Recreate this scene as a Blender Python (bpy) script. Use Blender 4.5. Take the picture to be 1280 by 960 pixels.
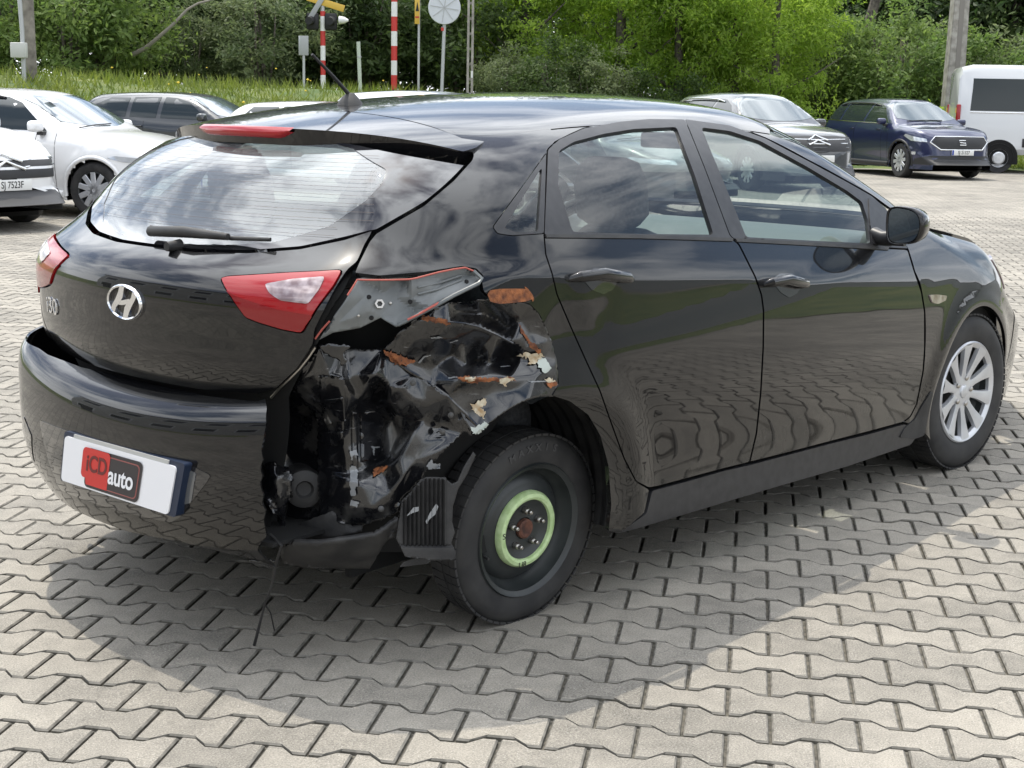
import bpy, bmesh, math, random
import numpy as np
from mathutils import Vector, Matrix
from mathutils.geometry import delaunay_2d_cdt
random.seed(7); rng = np.random.default_rng(7)
for o in list(bpy.data.objects): bpy.data.objects.remove(o)
SC = bpy.context.scene
COL = SC.collection

# ---------------------------------------------------------------- camera (solved from the paving joints and the wheelbase)
CAM = np.array([-2.93768, -3.17468, 1.43674]); YAW, PIT, ROL, FPX = .7010347, .19313, .0200, 1810.37
def cam_axes():
    F = np.array([math.cos(YAW)*math.cos(PIT), math.sin(YAW)*math.cos(PIT), -math.sin(PIT)])
    r = np.array([math.sin(YAW), -math.cos(YAW), 0.]); u = np.cross(r, F)
    return r*math.cos(ROL)+u*math.sin(ROL), -r*math.sin(ROL)+u*math.cos(ROL), F
CR, CU, CF = cam_axes()
cd = bpy.data.cameras.new('camera'); cam = bpy.data.objects.new('camera', cd); COL.objects.link(cam)
cd.sensor_width = 36; cd.sensor_fit = 'HORIZONTAL'; cd.lens = FPX/1280*36; cd.clip_start = .05; cd.clip_end = 2000
cam.matrix_world = Matrix(((CR[0], CU[0], -CF[0], CAM[0]), (CR[1], CU[1], -CF[1], CAM[1]), (CR[2], CU[2], -CF[2], CAM[2]), (0, 0, 0, 1)))
SC.camera = cam
SC.render.resolution_x, SC.render.resolution_y = 1024, 768

# ---------------------------------------------------------------- light
SUN = Vector((.11, .37, 1.)).normalized()          # towards the sun, read off the car's own shadow
el = math.asin(SUN.z); az = math.atan2(SUN.y, SUN.x)
sd = bpy.data.lights.new('sun', 'SUN'); sd.energy = 2.7; sd.angle = math.radians(.53); sd.color = (1., .93, .81)
so = bpy.data.objects.new('sun', sd); COL.objects.link(so); so.rotation_euler = SUN.to_track_quat('Z', 'Y').to_euler()
w = bpy.data.worlds.new('World'); SC.world = w; w.use_nodes = True
nt = w.node_tree; nt.nodes.clear()
out = nt.nodes.new('ShaderNodeOutputWorld'); bg = nt.nodes.new('ShaderNodeBackground'); sky = nt.nodes.new('ShaderNodeTexSky')
sky.sky_type = 'NISHITA'; sky.sun_disc = False; sky.sun_elevation = el; sky.sun_rotation = math.pi/2-az
sky.air_density = 1.1; sky.dust_density = 2.0; sky.ozone_density = 1.2
tc = nt.nodes.new('ShaderNodeTexCoord'); mp = nt.nodes.new('ShaderNodeMapping'); mp.inputs['Scale'].default_value = (1.5, 1.5, 3.2)
ns = nt.nodes.new('ShaderNodeTexNoise'); ns.inputs['Scale'].default_value = 1.9; ns.inputs['Detail'].default_value = 9; ns.inputs['Roughness'].default_value = .56; ns.inputs['Distortion'].default_value = .4
rp = nt.nodes.new('ShaderNodeValToRGB'); rp.color_ramp.elements[0].position = .38; rp.color_ramp.elements[1].position = .58
mx = nt.nodes.new('ShaderNodeMixRGB')
dt = nt.nodes.new('ShaderNodeVectorMath'); dt.operation = 'DOT_PRODUCT'; dt.inputs[1].default_value = SUN; nt.links.new(tc.outputs['Generated'], dt.inputs[0])
pw = nt.nodes.new('ShaderNodeMath'); pw.operation = 'POWER'; mxd = nt.nodes.new('ShaderNodeMath'); mxd.operation = 'MAXIMUM'; mxd.inputs[1].default_value = 0; pw.inputs[1].default_value = 3.
ph = nt.nodes.new('ShaderNodeMath'); ph.operation = 'MULTIPLY_ADD'; ph.inputs[1].default_value = 15.; ph.inputs[2].default_value = 13.
vc = nt.nodes.new('ShaderNodeVectorMath'); vc.operation = 'SCALE'; vc.inputs[0].default_value = (.97, 1., 1.04)
nt.links.new(dt.outputs['Value'], mxd.inputs[0]); nt.links.new(mxd.outputs[0], pw.inputs[0]); nt.links.new(pw.outputs[0], ph.inputs[0]); nt.links.new(ph.outputs[0], vc.inputs['Scale']); nt.links.new(vc.outputs[0], mx.inputs['Color2'])
nt.links.new(tc.outputs['Generated'], mp.inputs['Vector']); nt.links.new(mp.outputs['Vector'], ns.inputs['Vector'])
nt.links.new(ns.outputs['Fac'], rp.inputs['Fac']); nt.links.new(rp.outputs['Color'], mx.inputs['Fac'])
nt.links.new(sky.outputs['Color'], mx.inputs['Color1']); nt.links.new(mx.outputs['Color'], bg.inputs['Color'])
bg.inputs['Strength'].default_value = .14; nt.links.new(bg.outputs['Background'], out.inputs['Surface'])
vs = SC.view_settings; vs.view_transform = 'Standard'; vs.look = 'None'; vs.gamma = 1; vs.use_curve_mapping = False; vs.exposure = 0.27
SC.cycles.max_bounces = 10; SC.cycles.transparent_max_bounces = 24; SC.cycles.glossy_bounces = 6
# ---------------------------------------------------------------- helpers
def link(o, parent=None):
    COL.objects.link(o)
    if parent is not None: o.parent = parent
    return o
def tag(o, label=None, cat=None, group=None, kind=None):
    if label: o['label'] = label
    if cat: o['category'] = cat
    if group: o['group'] = group
    if kind: o['kind'] = kind
    return o
def thing(name, label, cat, loc=(0, 0, 0), rz=0, group=None):
    o = bpy.data.objects.new(name, None); o.empty_display_size = .1; link(o); o.location = loc; o.rotation_euler = (0, 0, rz)
    return tag(o, label, cat, group)
def meshobj(name, V, Fc, mat, parent=None, smooth=True, normals=None):
    me = bpy.data.meshes.new(name); me.from_pydata([tuple(map(float, v)) for v in V], [], [tuple(map(int, f)) for f in Fc]); me.update()
    if smooth: me.shade_smooth()
    if normals is not None: me.normals_split_custom_set_from_vertices([tuple(map(float, n)) for n in normals])
    for m in (mat if isinstance(mat, (list, tuple)) else [mat]): me.materials.append(m)
    return link(bpy.data.objects.new(name, me), parent)
def bmobj(name, bm, mat, parent=None, smooth=False, angle=None):
    me = bpy.data.meshes.new(name); bm.normal_update(); bm.to_mesh(me); bm.free()
    if smooth: me.shade_smooth()
    if smooth and angle is not None: me.set_sharp_from_angle(angle=math.radians(angle))
    for m in (mat if isinstance(mat, (list, tuple)) else [mat]): me.materials.append(m)
    return link(bpy.data.objects.new(name, me), parent)
def add_box(bm, c, s, rot=None, bev=0, seg=2):
    r = bmesh.ops.create_cube(bm, size=1.0); vs_ = r['verts']
    bmesh.ops.scale(bm, vec=s, verts=vs_)
    if bev:
        ed = list({e for v in vs_ for e in v.link_edges})
        q_ = bmesh.ops.bevel(bm, geom=ed, offset=bev, segments=seg, affect='EDGES', profile=.5)
        vs_ = list({v for v in q_['verts']} | {v for v in vs_ if v.is_valid})
    if rot is not None: bmesh.ops.rotate(bm, cent=(0, 0, 0), matrix=rot, verts=vs_)
    bmesh.ops.translate(bm, vec=c, verts=vs_)
    return vs_
def box(name, c, s, mat, parent=None, rot=None, bev=0, seg=2, smooth=None):
    bm = bmesh.new(); add_box(bm, c, s, rot, bev, seg)
    return bmobj(name, bm, mat, parent, smooth if smooth is not None else bev > 0, 40)
def add_tube(bm, pts, rad, n=10, cap=True):
    pts = [Vector(p) for p in pts]; rings = []
    if not hasattr(rad, '__len__'): rad = [rad]*len(pts)
    up = None
    for i, p in enumerate(pts):
        t = (pts[min(i+1, len(pts)-1)]-pts[max(i-1, 0)]).normalized()
        if up is None: up = Vector((0, 0, 1)) if abs(t.z) < .9 else Vector((1, 0, 0))
        a = t.cross(up).normalized(); b = a.cross(t).normalized(); up = b
        rings.append([bm.verts.new(p+rad[i]*(math.cos(k*2*math.pi/n)*a+math.sin(k*2*math.pi/n)*b)) for k in range(n)])
    for r0, r1 in zip(rings, rings[1:]):
        for k in range(n): bm.faces.new((r0[k], r0[(k+1) % n], r1[(k+1) % n], r1[k]))
    if cap: bm.faces.new(rings[0][::-1]); bm.faces.new(rings[-1])
def tube(name, pts, rad, mat, parent=None, n=10):
    bm = bmesh.new(); add_tube(bm, pts, rad, n); return bmobj(name, bm, mat, parent, True, 50)
def add_lathe(bm, prof, n=48, axis='Y', c=(0, 0, 0)):
    """prof: list of (radius, along axis); closed if first == last"""
    rings = []
    for (r, a) in prof:
        ring = []
        for k in range(n):
            t = 2*math.pi*k/n; x, z = r*math.cos(t), r*math.sin(t)
            p = (x, a, z) if axis == 'Y' else (x, z, a)
            ring.append(bm.verts.new((p[0]+c[0], p[1]+c[1], p[2]+c[2])))
        rings.append(ring)
    for r0, r1 in zip(rings, rings[1:]):
        for k in range(n):
            f_ = (r0[k], r0[(k+1) % n], r1[(k+1) % n], r1[k])
            bm.faces.new(f_)
    bmesh.ops.remove_doubles(bm, verts=bm.verts[:], dist=1e-5)
    bmesh.ops.recalc_face_normals(bm, faces=bm.faces[:])
def lathe(name, prof, mat, parent=None, n=48, axis='Y', c=(0, 0, 0), angle=35):
    bm = bmesh.new(); add_lathe(bm, prof, n, axis, c); return bmobj(name, bm, mat, parent, True, angle)
def prism(name, poly, y0, y1, mat, parent=None, bev=0, plane='XZ'):
    """2-D outline extruded; plane XZ extrudes along y"""
    bm = bmesh.new()
    P = (lambda a, b, c: (a, c, b)) if plane == 'XZ' else ((lambda a, b, c: (a, b, c)) if plane == 'XY' else (lambda a, b, c: (c, a, b)))
    A = [bm.verts.new(P(a, b, y0)) for a, b in poly]; B = [bm.verts.new(P(a, b, y1)) for a, b in poly]
    bm.faces.new(A); bm.faces.new(B[::-1]); n = len(A)
    for k in range(n): bm.faces.new((A[k], B[k], B[(k+1) % n], A[(k+1) % n]))
    bmesh.ops.recalc_face_normals(bm, faces=bm.faces[:])
    if bev: bmesh.ops.bevel(bm, geom=bm.edges[:], offset=bev, segments=2, affect='EDGES')
    return bmobj(name, bm, mat, parent, bev > 0, 40)
def text(name, s, size, mat, parent, M, ext=.001, sx=1., bold=0., font=None, spacing=1.):
    cu = bpy.data.curves.new(name, 'FONT'); cu.body = s; cu.size = size; cu.extrude = ext; cu.align_x = 'CENTER'; cu.align_y = 'CENTER'; cu.offset = bold; cu.space_character = spacing
    t = bpy.data.objects.new(name, cu); COL.objects.link(t); dg = bpy.context.evaluated_depsgraph_get(); dg.update()
    me = bpy.data.meshes.new_from_object(t.evaluated_get(dg)); COL.objects.unlink(t); bpy.data.objects.remove(t)
    me.transform(Matrix.Diagonal((sx, 1, 1, 1))); me.transform(M); me.materials.clear(); me.materials.append(mat)
    me.name = name
    return link(bpy.data.objects.new(name, me), parent)

# ---------------------------------------------------------------- materials
MATS = {}
def mat(name, col, rough=.5, metal=0., coat=0., spec=.5, emit=None, trans=0., coatr=.03):
    m = bpy.data.materials.new(name); m.use_nodes = True; b = m.node_tree.nodes['Principled BSDF']
    b.inputs['Base Color'].default_value = (*col, 1); b.inputs['Roughness'].default_value = rough; b.inputs['Metallic'].default_value = metal
    b.inputs['Coat Weight'].default_value = coat; b.inputs['Coat Roughness'].default_value = coatr; b.inputs['Specular IOR Level'].default_value = spec
    if emit: b.inputs['Emission Color'].default_value = (*emit[0], 1); b.inputs['Emission Strength'].default_value = emit[1]
    MATS[name] = m; return m
def nodes(m): return m.node_tree.nodes, m.node_tree.links, m.node_tree.nodes['Principled BSDF']
def noise_col(m, c0, c1, scale, lo=.35, hi=.65, detail=6, coords='Object', rough=None, bump=None, bscale=None):
    N, L, b = nodes(m); t = N.new('ShaderNodeTexCoord'); n = N.new('ShaderNodeTexNoise'); n.inputs['Scale'].default_value = scale; n.inputs['Detail'].default_value = detail
    r = N.new('ShaderNodeValToRGB'); r.color_ramp.elements[0].position = lo; r.color_ramp.elements[1].position = hi
    r.color_ramp.elements[0].color = (*c0, 1); r.color_ramp.elements[1].color = (*c1, 1)
    L.new(t.outputs[coords], n.inputs['Vector']); L.new(n.outputs['Fac'], r.inputs['Fac']); L.new(r.outputs['Color'], b.inputs['Base Color'])
    if rough:
        mr = N.new('ShaderNodeMapRange'); mr.inputs['To Min'].default_value = rough[0]; mr.inputs['To Max'].default_value = rough[1]
        L.new(n.outputs['Fac'], mr.inputs['Value']); L.new(mr.outputs['Result'], b.inputs['Roughness'])
    if bump:
        n2 = N.new('ShaderNodeTexNoise'); n2.inputs['Scale'].default_value = bscale or scale; n2.inputs['Detail'].default_value = 5
        bp = N.new('ShaderNodeBump'); bp.inputs['Strength'].default_value = bump; bp.inputs['Distance'].default_value = .01
        L.new(t.outputs[coords], n2.inputs['Vector']); L.new(n2.outputs['Fac'], bp.inputs['Height']); L.new(bp.outputs['Normal'], b.inputs['Normal'])
    return m
def glass(name, tint, refl=1.0, rough=.0, film=None, faces=2.):
    """thin automotive pane: transparent sheet with Fresnel reflection and a faint film of dust and painted haze"""
    m = bpy.data.materials.new(name); m.use_nodes = True; N, L = m.node_tree.nodes, m.node_tree.links; N.clear()
    o = N.new('ShaderNodeOutputMaterial'); t = N.new('ShaderNodeBsdfTransparent'); t.inputs['Color'].default_value = (*tint, 1)
    g = N.new('ShaderNodeBsdfGlossy'); g.inputs['Roughness'].default_value = rough; g.inputs['Color'].default_value = (refl, refl, refl, 1)
    fr = N.new('ShaderNodeFresnel'); fr.inputs['IOR'].default_value = 1.62; a = N.new('ShaderNodeMixShader')
    k_ = N.new('ShaderNodeMath'); k_.operation = 'MULTIPLY_ADD'; k_.inputs[1].default_value = 1.; k_.inputs[2].default_value = 1.; q_ = N.new('ShaderNodeMath'); q_.operation = 'DIVIDE'; h_ = N.new('ShaderNodeMath'); h_.operation = 'MULTIPLY'; h_.inputs[1].default_value = faces
    L.new(fr.outputs['Fac'], k_.inputs[0]); L.new(fr.outputs['Fac'], h_.inputs[0]); L.new(h_.outputs[0], q_.inputs[0]); L.new(k_.outputs[0], q_.inputs[1]); L.new(q_.outputs[0], a.inputs['Fac'])      # two faces of the pane: 2R/(1+R)
    L.new(t.outputs[0], a.inputs[1]); L.new(g.outputs[0], a.inputs[2]); last = a
    if film:
        d = N.new('ShaderNodeBsdfDiffuse'); d.inputs['Color'].default_value = (.55, .6, .62, 1); a2 = N.new('ShaderNodeMixShader'); a2.inputs['Fac'].default_value = film
        L.new(a.outputs[0], a2.inputs[1]); L.new(d.outputs[0], a2.inputs[2]); last = a2
    L.new(last.outputs[0], o.inputs['Surface']); MATS[name] = m; return m
paint = mat('black_paint', (.004, .0042, .005), .3, 0, 1., .06, coatr=.015)
N_, L_, b_ = nodes(paint)                                            # faint dust and orange peel on the clear coat
t_ = N_.new('ShaderNodeTexCoord'); n_ = N_.new('ShaderNodeTexNoise'); n_.inputs['Scale'].default_value = 3.5; n_.inputs['Detail'].default_value = 8
r_ = N_.new('ShaderNodeMapRange'); r_.inputs['From Min'].default_value = .35; r_.inputs['From Max'].default_value = .75; r_.inputs['To Min'].default_value = .016; r_.inputs['To Max'].default_value = .06
L_.new(t_.outputs['Object'], n_.inputs['Vector']); L_.new(n_.outputs['Fac'], r_.inputs['Value']); L_.new(r_.outputs['Result'], b_.inputs['Coat Roughness'])
n2_ = N_.new('ShaderNodeTexNoise'); n2_.inputs['Scale'].default_value = 2.2; n2_.inputs['Detail'].default_value = 1
bp_ = N_.new('ShaderNodeBump'); bp_.inputs['Strength'].default_value = .05; bp_.inputs['Distance'].default_value = .05
L_.new(t_.outputs['Object'], n2_.inputs['Vector']); L_.new(n2_.outputs['Fac'], bp_.inputs['Height']); L_.new(bp_.outputs['Normal'], b_.inputs['Coat Normal'])
sp_ = N_.new('ShaderNodeSeparateXYZ'); L_.new(t_.outputs['Object'], sp_.inputs[0]); zr_ = N_.new('ShaderNodeMapRange'); zr_.inputs['From Min'].default_value = .62; zr_.inputs['From Max'].default_value = .22; zr_.inputs['To Min'].default_value = .01; zr_.inputs['To Max'].default_value = .12
n3_ = N_.new('ShaderNodeTexNoise'); n3_.inputs['Scale'].default_value = 9; n3_.inputs['Detail'].default_value = 9; n3_.inputs['Roughness'].default_value = .7; m3_ = N_.new('ShaderNodeMath'); m3_.operation = 'MULTIPLY'; mx3_ = N_.new('ShaderNodeMixRGB'); mx3_.inputs['Color1'].default_value = (.004, .0042, .005, 1); mx3_.inputs['Color2'].default_value = (.13, .12, .10, 1)
L_.new(sp_.outputs[2], zr_.inputs['Value']); L_.new(t_.outputs['Object'], n3_.inputs['Vector']); L_.new(zr_.outputs[0], m3_.inputs[0]); L_.new(n3_.outputs['Fac'], m3_.inputs[1]); L_.new(m3_.outputs[0], mx3_.inputs['Fac']); L_.new(mx3_.outputs[0], b_.inputs['Base Color'])   # road film, thicker towards the sills
trim = mat('satin_black_trim', (.018, .018, .020), .42)
noise_col(trim, (.014, .014, .016), (.026, .026, .028), 30)
plastic = mat('black_plastic', (.02, .02, .022), .6)
noise_col(plastic, (.012, .012, .013), (.035, .034, .033), 14, rough=(.45, .75), bump=.15, bscale=300)
void = mat('dark_cavity', (.006, .006, .006), .9)  # near-black: shade of hollows and gaps put into the colour
rubber = mat('tyre_rubber', (.02, .02, .022), .75)
noise_col(rubber, (.013, .013, .014), (.034, .033, .032), 12, rough=(.6, .85))
chrome = mat('chrome', (.75, .76, .78), .08, 1.)
steel = mat('steel', (.45, .43, .4), .35, 1.)
redlens = mat('red_lens', (.30, .004, .007), .25, 0, .8, .2)
redlens2 = mat('deep_red_lens', (.20, .003, .005), .2, 0, .9, .2)
clearlens = mat('clear_lens', (.40, .34, .34), .12, .3, 1.); noise_col(clearlens, (.24, .17, .17), (.46, .38, .38), 40, detail=2)
glass_side = glass('side_glass', (.80, .90, .87), film=.02, faces=1.0)
glass_rear = glass('rear_glass', (.72, .80, .80), film=.13)  # film raised beyond dust: pale haze put into the pane's colour
frit = mat('black_glass', (.012, .012, .014), .06, 0, 1.)
white = mat('white_print', (.8, .8, .82), .45)
silver = mat('silver_wheel', (.55, .56, .58), .32, .55)
noise_col(silver, (.50, .51, .53), (.62, .63, .65), 9)
# ---------------------------------------------------------------- paved yard: double-T concrete blocks, grid solved from the joints in the photo
PA = CAM[2]/7.03396; PB = .673115*PA; PSI = -.160187
r0 = np.array([math.sin(YAW), -math.cos(YAW)]); f0 = np.array([math.cos(YAW), math.sin(YAW)])
E1 = math.cos(PSI)*r0+math.sin(PSI)*f0; E2 = -math.sin(PSI)*r0+math.cos(PSI)*f0
PO = CAM[:2]+PA*(2.455888*r0+15.06319*f0)
PANG = math.atan2(E1[1], E1[0])
def paver_material(name, joints=False):
    m = mat(name, (.3, .28, .25), .85); N, L, b = nodes(m)
    def math_(op, a, b_=None, c_=None):
        n = N.new('ShaderNodeMath'); n.operation = op
        for k, v in enumerate((a, b_, c_)):
            if v is None: continue
            if isinstance(v, (int, float)): n.inputs[k].default_value = v
            else: L.new(v, n.inputs[k])
        return n.outputs[0]
    g = N.new('ShaderNodeNewGeometry'); s = N.new('ShaderNodeSeparateXYZ'); L.new(g.outputs['Position'], s.inputs[0])
    dx = math_('SUBTRACT', s.outputs[0], float(PO[0])); dy = math_('SUBTRACT', s.outputs[1], float(PO[1]))
    uu = math_('MULTIPLY', math_('ADD', math_('MULTIPLY', dx, float(E1[0])), math_('MULTIPLY', dy, float(E1[1]))), 1/PA)
    vv = math_('MULTIPLY', math_('ADD', math_('MULTIPLY', dx, float(E2[0])), math_('MULTIPLY', dy, float(E2[1]))), 1/PB)
    j = math_('ROUND', vv); par = math_('MULTIPLY', math_('PINGPONG', j, 1.0), .5)
    uo = math_('SUBTRACT', uu, par); i = math_('FLOOR', uo)
    cb = N.new('ShaderNodeCombineXYZ'); L.new(i, cb.inputs[0]); L.new(j, cb.inputs[1])
    wn = N.new('ShaderNodeTexWhiteNoise'); wn.noise_dimensions = '2D'; L.new(cb.outputs[0], wn.inputs['Vector'])
    big = N.new('ShaderNodeTexNoise'); big.inputs['Scale'].default_value = .9; big.inputs['Detail'].default_value = 6; L.new(g.outputs['Position'], big.inputs['Vector'])
    fine = N.new('ShaderNodeTexNoise'); fine.inputs['Scale'].default_value = 210; fine.inputs['Detail'].default_value = 2; L.new(g.outputs['Position'], fine.inputs['Vector'])
    mid = N.new('ShaderNodeTexNoise'); mid.inputs['Scale'].default_value = 14; mid.inputs['Detail'].default_value = 5; L.new(g.outputs['Position'], mid.inputs['Vector'])
    val = math_('ADD', math_('ADD', math_('MULTIPLY', wn.outputs['Value'], .16), math_('MULTIPLY', big.outputs['Fac'], .56)), math_('ADD', math_('MULTIPLY', fine.outputs['Fac'], .62), math_('MULTIPLY', mid.outputs['Fac'], .30)))
    rp = N.new('ShaderNodeValToRGB'); e = rp.color_ramp.elements; e[0].position = .56; e[0].color = (.105, .098, .084, 1); e[1].position = 1.0; e[1].color = (.325, .298, .252, 1)
    L.new(val, rp.inputs['Fac'])
    # dark oil spots and pale chips
    sp = N.new('ShaderNodeTexNoise'); sp.inputs['Scale'].default_value = 2.3; sp.inputs['Detail'].default_value = 4; L.new(g.outputs['Position'], sp.inputs['Vector'])
    sr = N.new('ShaderNodeMapRange'); sr.inputs['From Min'].default_value = .69; sr.inputs['From Max'].default_value = .78; sr.inputs['To Max'].default_value = .6; L.new(sp.outputs['Fac'], sr.inputs['Value'])
    mx_ = N.new('ShaderNodeMixRGB'); mx_.inputs['Color2'].default_value = (.05, .045, .04, 1); L.new(sr.outputs[0], mx_.inputs['Fac']); L.new(rp.outputs[0], mx_.inputs['Color1'])
    last = mx_.outputs[0]
    pit = N.new('ShaderNodeTexNoise'); pit.inputs['Scale'].default_value = 330; pit.inputs['Detail'].default_value = 1; L.new(g.outputs['Position'], pit.inputs['Vector'])
    for lo_, hi_, col_, am_ in ((.66, .74, (.05, .047, .04, 1), .75), (.34, .27, (.55, .53, .49, 1), .6)):
        pr = N.new('ShaderNodeMapRange'); pr.inputs['From Min'].default_value = lo_; pr.inputs['From Max'].default_value = hi_; pr.inputs['To Max'].default_value = am_; L.new(pit.outputs['Fac'], pr.inputs['Value'])
        mp2 = N.new('ShaderNodeMixRGB'); mp2.inputs['Color2'].default_value = col_; L.new(pr.outputs[0], mp2.inputs['Fac']); L.new(last, mp2.inputs['Color1']); last = mp2.outputs[0]
    if joints:                                                        # far away, where the blocks are too small to build
        eu = math_('SUBTRACT', .5, math_('ABSOLUTE', math_('SUBTRACT', math_('SUBTRACT', uo, i), .5)))
        ev = math_('SUBTRACT', .5, math_('ABSOLUTE', math_('SUBTRACT', vv, j)))
        ju = math_('LESS_THAN', eu, .025); jv = math_('LESS_THAN', ev, .035); jj = math_('MAXIMUM', ju, jv)
        mj = N.new('ShaderNodeMixRGB'); mj.inputs['Color2'].default_value = (.06, .055, .045, 1); L.new(math_('MULTIPLY', jj, .8), mj.inputs['Fac']); L.new(last, mj.inputs['Color1']); last = mj.outputs[0]
    L.new(last, b.inputs['Base Color'])
    bp = N.new('ShaderNodeBump'); bp.inputs['Strength'].default_value = .35; bp.inputs['Distance'].default_value = .003; L.new(fine.outputs['Fac'], bp.inputs['Height']); L.new(bp.outputs[0], b.inputs['Normal'])
    return m
pav_m = paver_material('concrete_paver'); pav_far = paver_material('concrete_paver_far', True)
sand = mat('joint_sand', (.05, .045, .036), .95); noise_col(sand, (.06, .056, .046), (.15, .137, .11), 60); edge_m = mat('soiled_paver_edge', (.16, .15, .128), .9); noise_col(edge_m, (.10, .094, .08), (.22, .205, .178), 30)

def paver_outline(jt=.0036):
    wA = (PB+.034)/2-jt*1.45; wB = (PB-.034)/2-jt*1.45; L = PA/2-jt*1.15; a, b = .335*PA, .165*PA
    up = [(-L, wA), (-a, wA), (-b, wB), (b, wB), (a, wA), (L, wA)]
    return up[::-1]+[(x, -y) for x, y in up]
def paver_mesh(V, F, cx, cy, dz, tilt, jt):
    o = paver_outline(jt); n = len(o); s = len(V); ca, sa = math.cos(PANG), math.sin(PANG)
    for (z, k) in ((0, .0042), (-.0042, 0), (-.03, 0)):
        for (x, y) in o:
            xx = x-math.copysign(k, x); yy = y-math.copysign(k, y)
            V.append((cx+xx*ca-yy*sa, cy+xx*sa+yy*ca, z+dz+tilt[0]*x+tilt[1]*y))
    for r in range(2):
        for k in range(n): F.append((s+r*n+k, s+(r+1)*n+k, s+(r+1)*n+(k+1) % n, s+r*n+(k+1) % n))
    # top cap: two ends and the waist
    t = s
    F.append((t, t+1, t+10, t+11)); F.append((t+1, t+2, t+9, t+10)); F.append((t+2, t+3, t+8, t+9)); F.append((t+3, t+4, t+7, t+8)); F.append((t+4, t+5, t+6, t+7))
def project(P):
    D = P-CAM; z = D@CF; return 640+FPX*(D@CR)/z, 480-FPX*(D@CU)/z, z
yard = meshobj('paved_yard', [(-60, -60, -.011), (90, -60, -.011), (90, 90, -.011), (-60, 90, -.011)], [(0, 1, 2, 3)], sand, None, False)
yard['kind'] = 'structure'
cells = []
for j in range(-60, 190):
    for i in range(-75, 110):
        c = PO+E1*PA*(i+.5+.5*(j % 2))+E2*PB*j
        P = np.array([c[0], c[1], 0.]); d = np.linalg.norm(c-CAM[:2])
        x, y, z = project(P)
        seen = z > .5 and -170 < x < 1450 and y < 1120 and d < 21
        near = -3.2 < c[0] < 4.6 and -3.6 < c[1] < 2.2
        if not (seen or near): continue
        vis = z > .5 and -60 < x < 1340 and y < 1010 and not (-.55 < c[0] < 3.3 and -.55 < c[1] < 4.)
        cells.append((z if vis else 99, c[0], c[1]))
cells.sort()
prot = []
for k in range(5):                                                   # five slightly different castings share the work
    V, F = [], []
    paver_mesh(V, F, 0, 0, 0, (random.uniform(-.01, .01), random.uniform(-.012, .012)), .0033+.0007*random.random())
    me = bpy.data.meshes.new('paver'); me.from_pydata(V, [], F); me.update(); me.materials.append(pav_m); me.materials.append(sand); me.materials.append(edge_m)
    me.polygons.foreach_set('material_index', [2 if k < 12 else 1 if k < 24 else 0 for k in range(len(me.polygons))]); prot.append(me)
V, F = [], []
for n, (z, x, y) in enumerate(cells):
    dz = random.gauss(0, .0007)
    if n < 300:
        o = bpy.data.objects.new('paver', prot[n % 5]); link(o, yard); o.location = (x, y, dz)
    else: paver_mesh(V, F, x, y, dz, (random.uniform(-.01, .01), random.uniform(-.012, .012)), .0033+.0007*random.random())
pv = meshobj('paver_field', V, F, [pav_m, sand, edge_m], yard, False); pv.data.polygons.foreach_set('material_index', [2 if k % 29 < 12 else 1 if k % 29 < 24 else 0 for k in range(len(F))]); pv['kind'] = 'stuff'
# the yard goes on past the built blocks: coarse cells, left out where blocks lie
Vf, Ff = [], []
def blocked(x, y):
    P = np.array([x, y, 0.]); a, b, z = project(P); d = math.hypot(x-CAM[0], y-CAM[1])
    return (z > .5 and -150 < a < 1430 and b < 1100 and d < 20.6) or (-3.0 < x < 4.4 and -3.4 < y < 2.0)
for gx in range(-60, 75):
    for gy in range(-60, 75):
        c4_ = [(gx, gy), (gx+1, gy), (gx+1, gy+1), (gx, gy+1)]
        if all(blocked(*c) for c in c4_): continue
        s_ = len(Vf); Vf += [(x, y, -.005) for x, y in c4_]; Ff.append((s_, s_+1, s_+2, s_+3))
fs = meshobj('yard_surface', Vf, Ff, pav_far, yard, False); fs['kind'] = 'stuff'
# ---------------------------------------------------------------- surface maths
def spl(pts, sig=.03, lo=-1.4, hi=6.2, st=.002):
    """smooth 1-D curve through knots -> callable (natural cubic, gaussian smoothed)"""
    x = np.array([p[0] for p in pts], float); y = np.array([p[1] for p in pts], float)
    n = len(x); h = np.diff(x); A = np.eye(n); b = np.zeros(n)
    for i in range(1, n-1):
        A[i, i-1] = h[i-1]; A[i, i] = 2*(h[i-1]+h[i]); A[i, i+1] = h[i]
        b[i] = 6*((y[i+1]-y[i])/h[i]-(y[i]-y[i-1])/h[i-1])
    m = np.linalg.solve(A, b)
    X = np.arange(lo, hi, st); j = np.clip(np.searchsorted(x, X)-1, 0, n-2); t = np.clip(X, x[0], x[-1])
    a1 = x[j+1]-t; a0 = t-x[j]; hh = h[j]
    Y = m[j]*a1**3/(6*hh)+m[j+1]*a0**3/(6*hh)+(y[j]/hh-m[j]*hh/6)*a1+(y[j+1]/hh-m[j+1]*hh/6)*a0
    s0 = (y[1]-y[0])/h[0]-h[0]*m[1]/6; s1 = (y[-1]-y[-2])/h[-1]+h[-1]*m[-2]/6
    Y = np.where(X < x[0], y[0]+s0*(X-x[0]), np.where(X > x[-1], y[-1]+s1*(X-x[-1]), Y))
    if sig:
        r = int(4*sig/st); k = np.exp(-.5*(np.arange(-r, r+1)*st/sig)**2); k /= k.sum()
        Y = np.convolve(np.pad(Y, r, mode='reflect', reflect_type='odd'), k, 'valid')
    return lambda v: np.interp(v, X, Y)

def smax(a, b, k):
    h = np.maximum(k-np.abs(a-b), 0)/k
    return np.maximum(a, b)+h*h*k*.25

def smin(a, b, k): return -smax(-a, -b, k)

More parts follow.
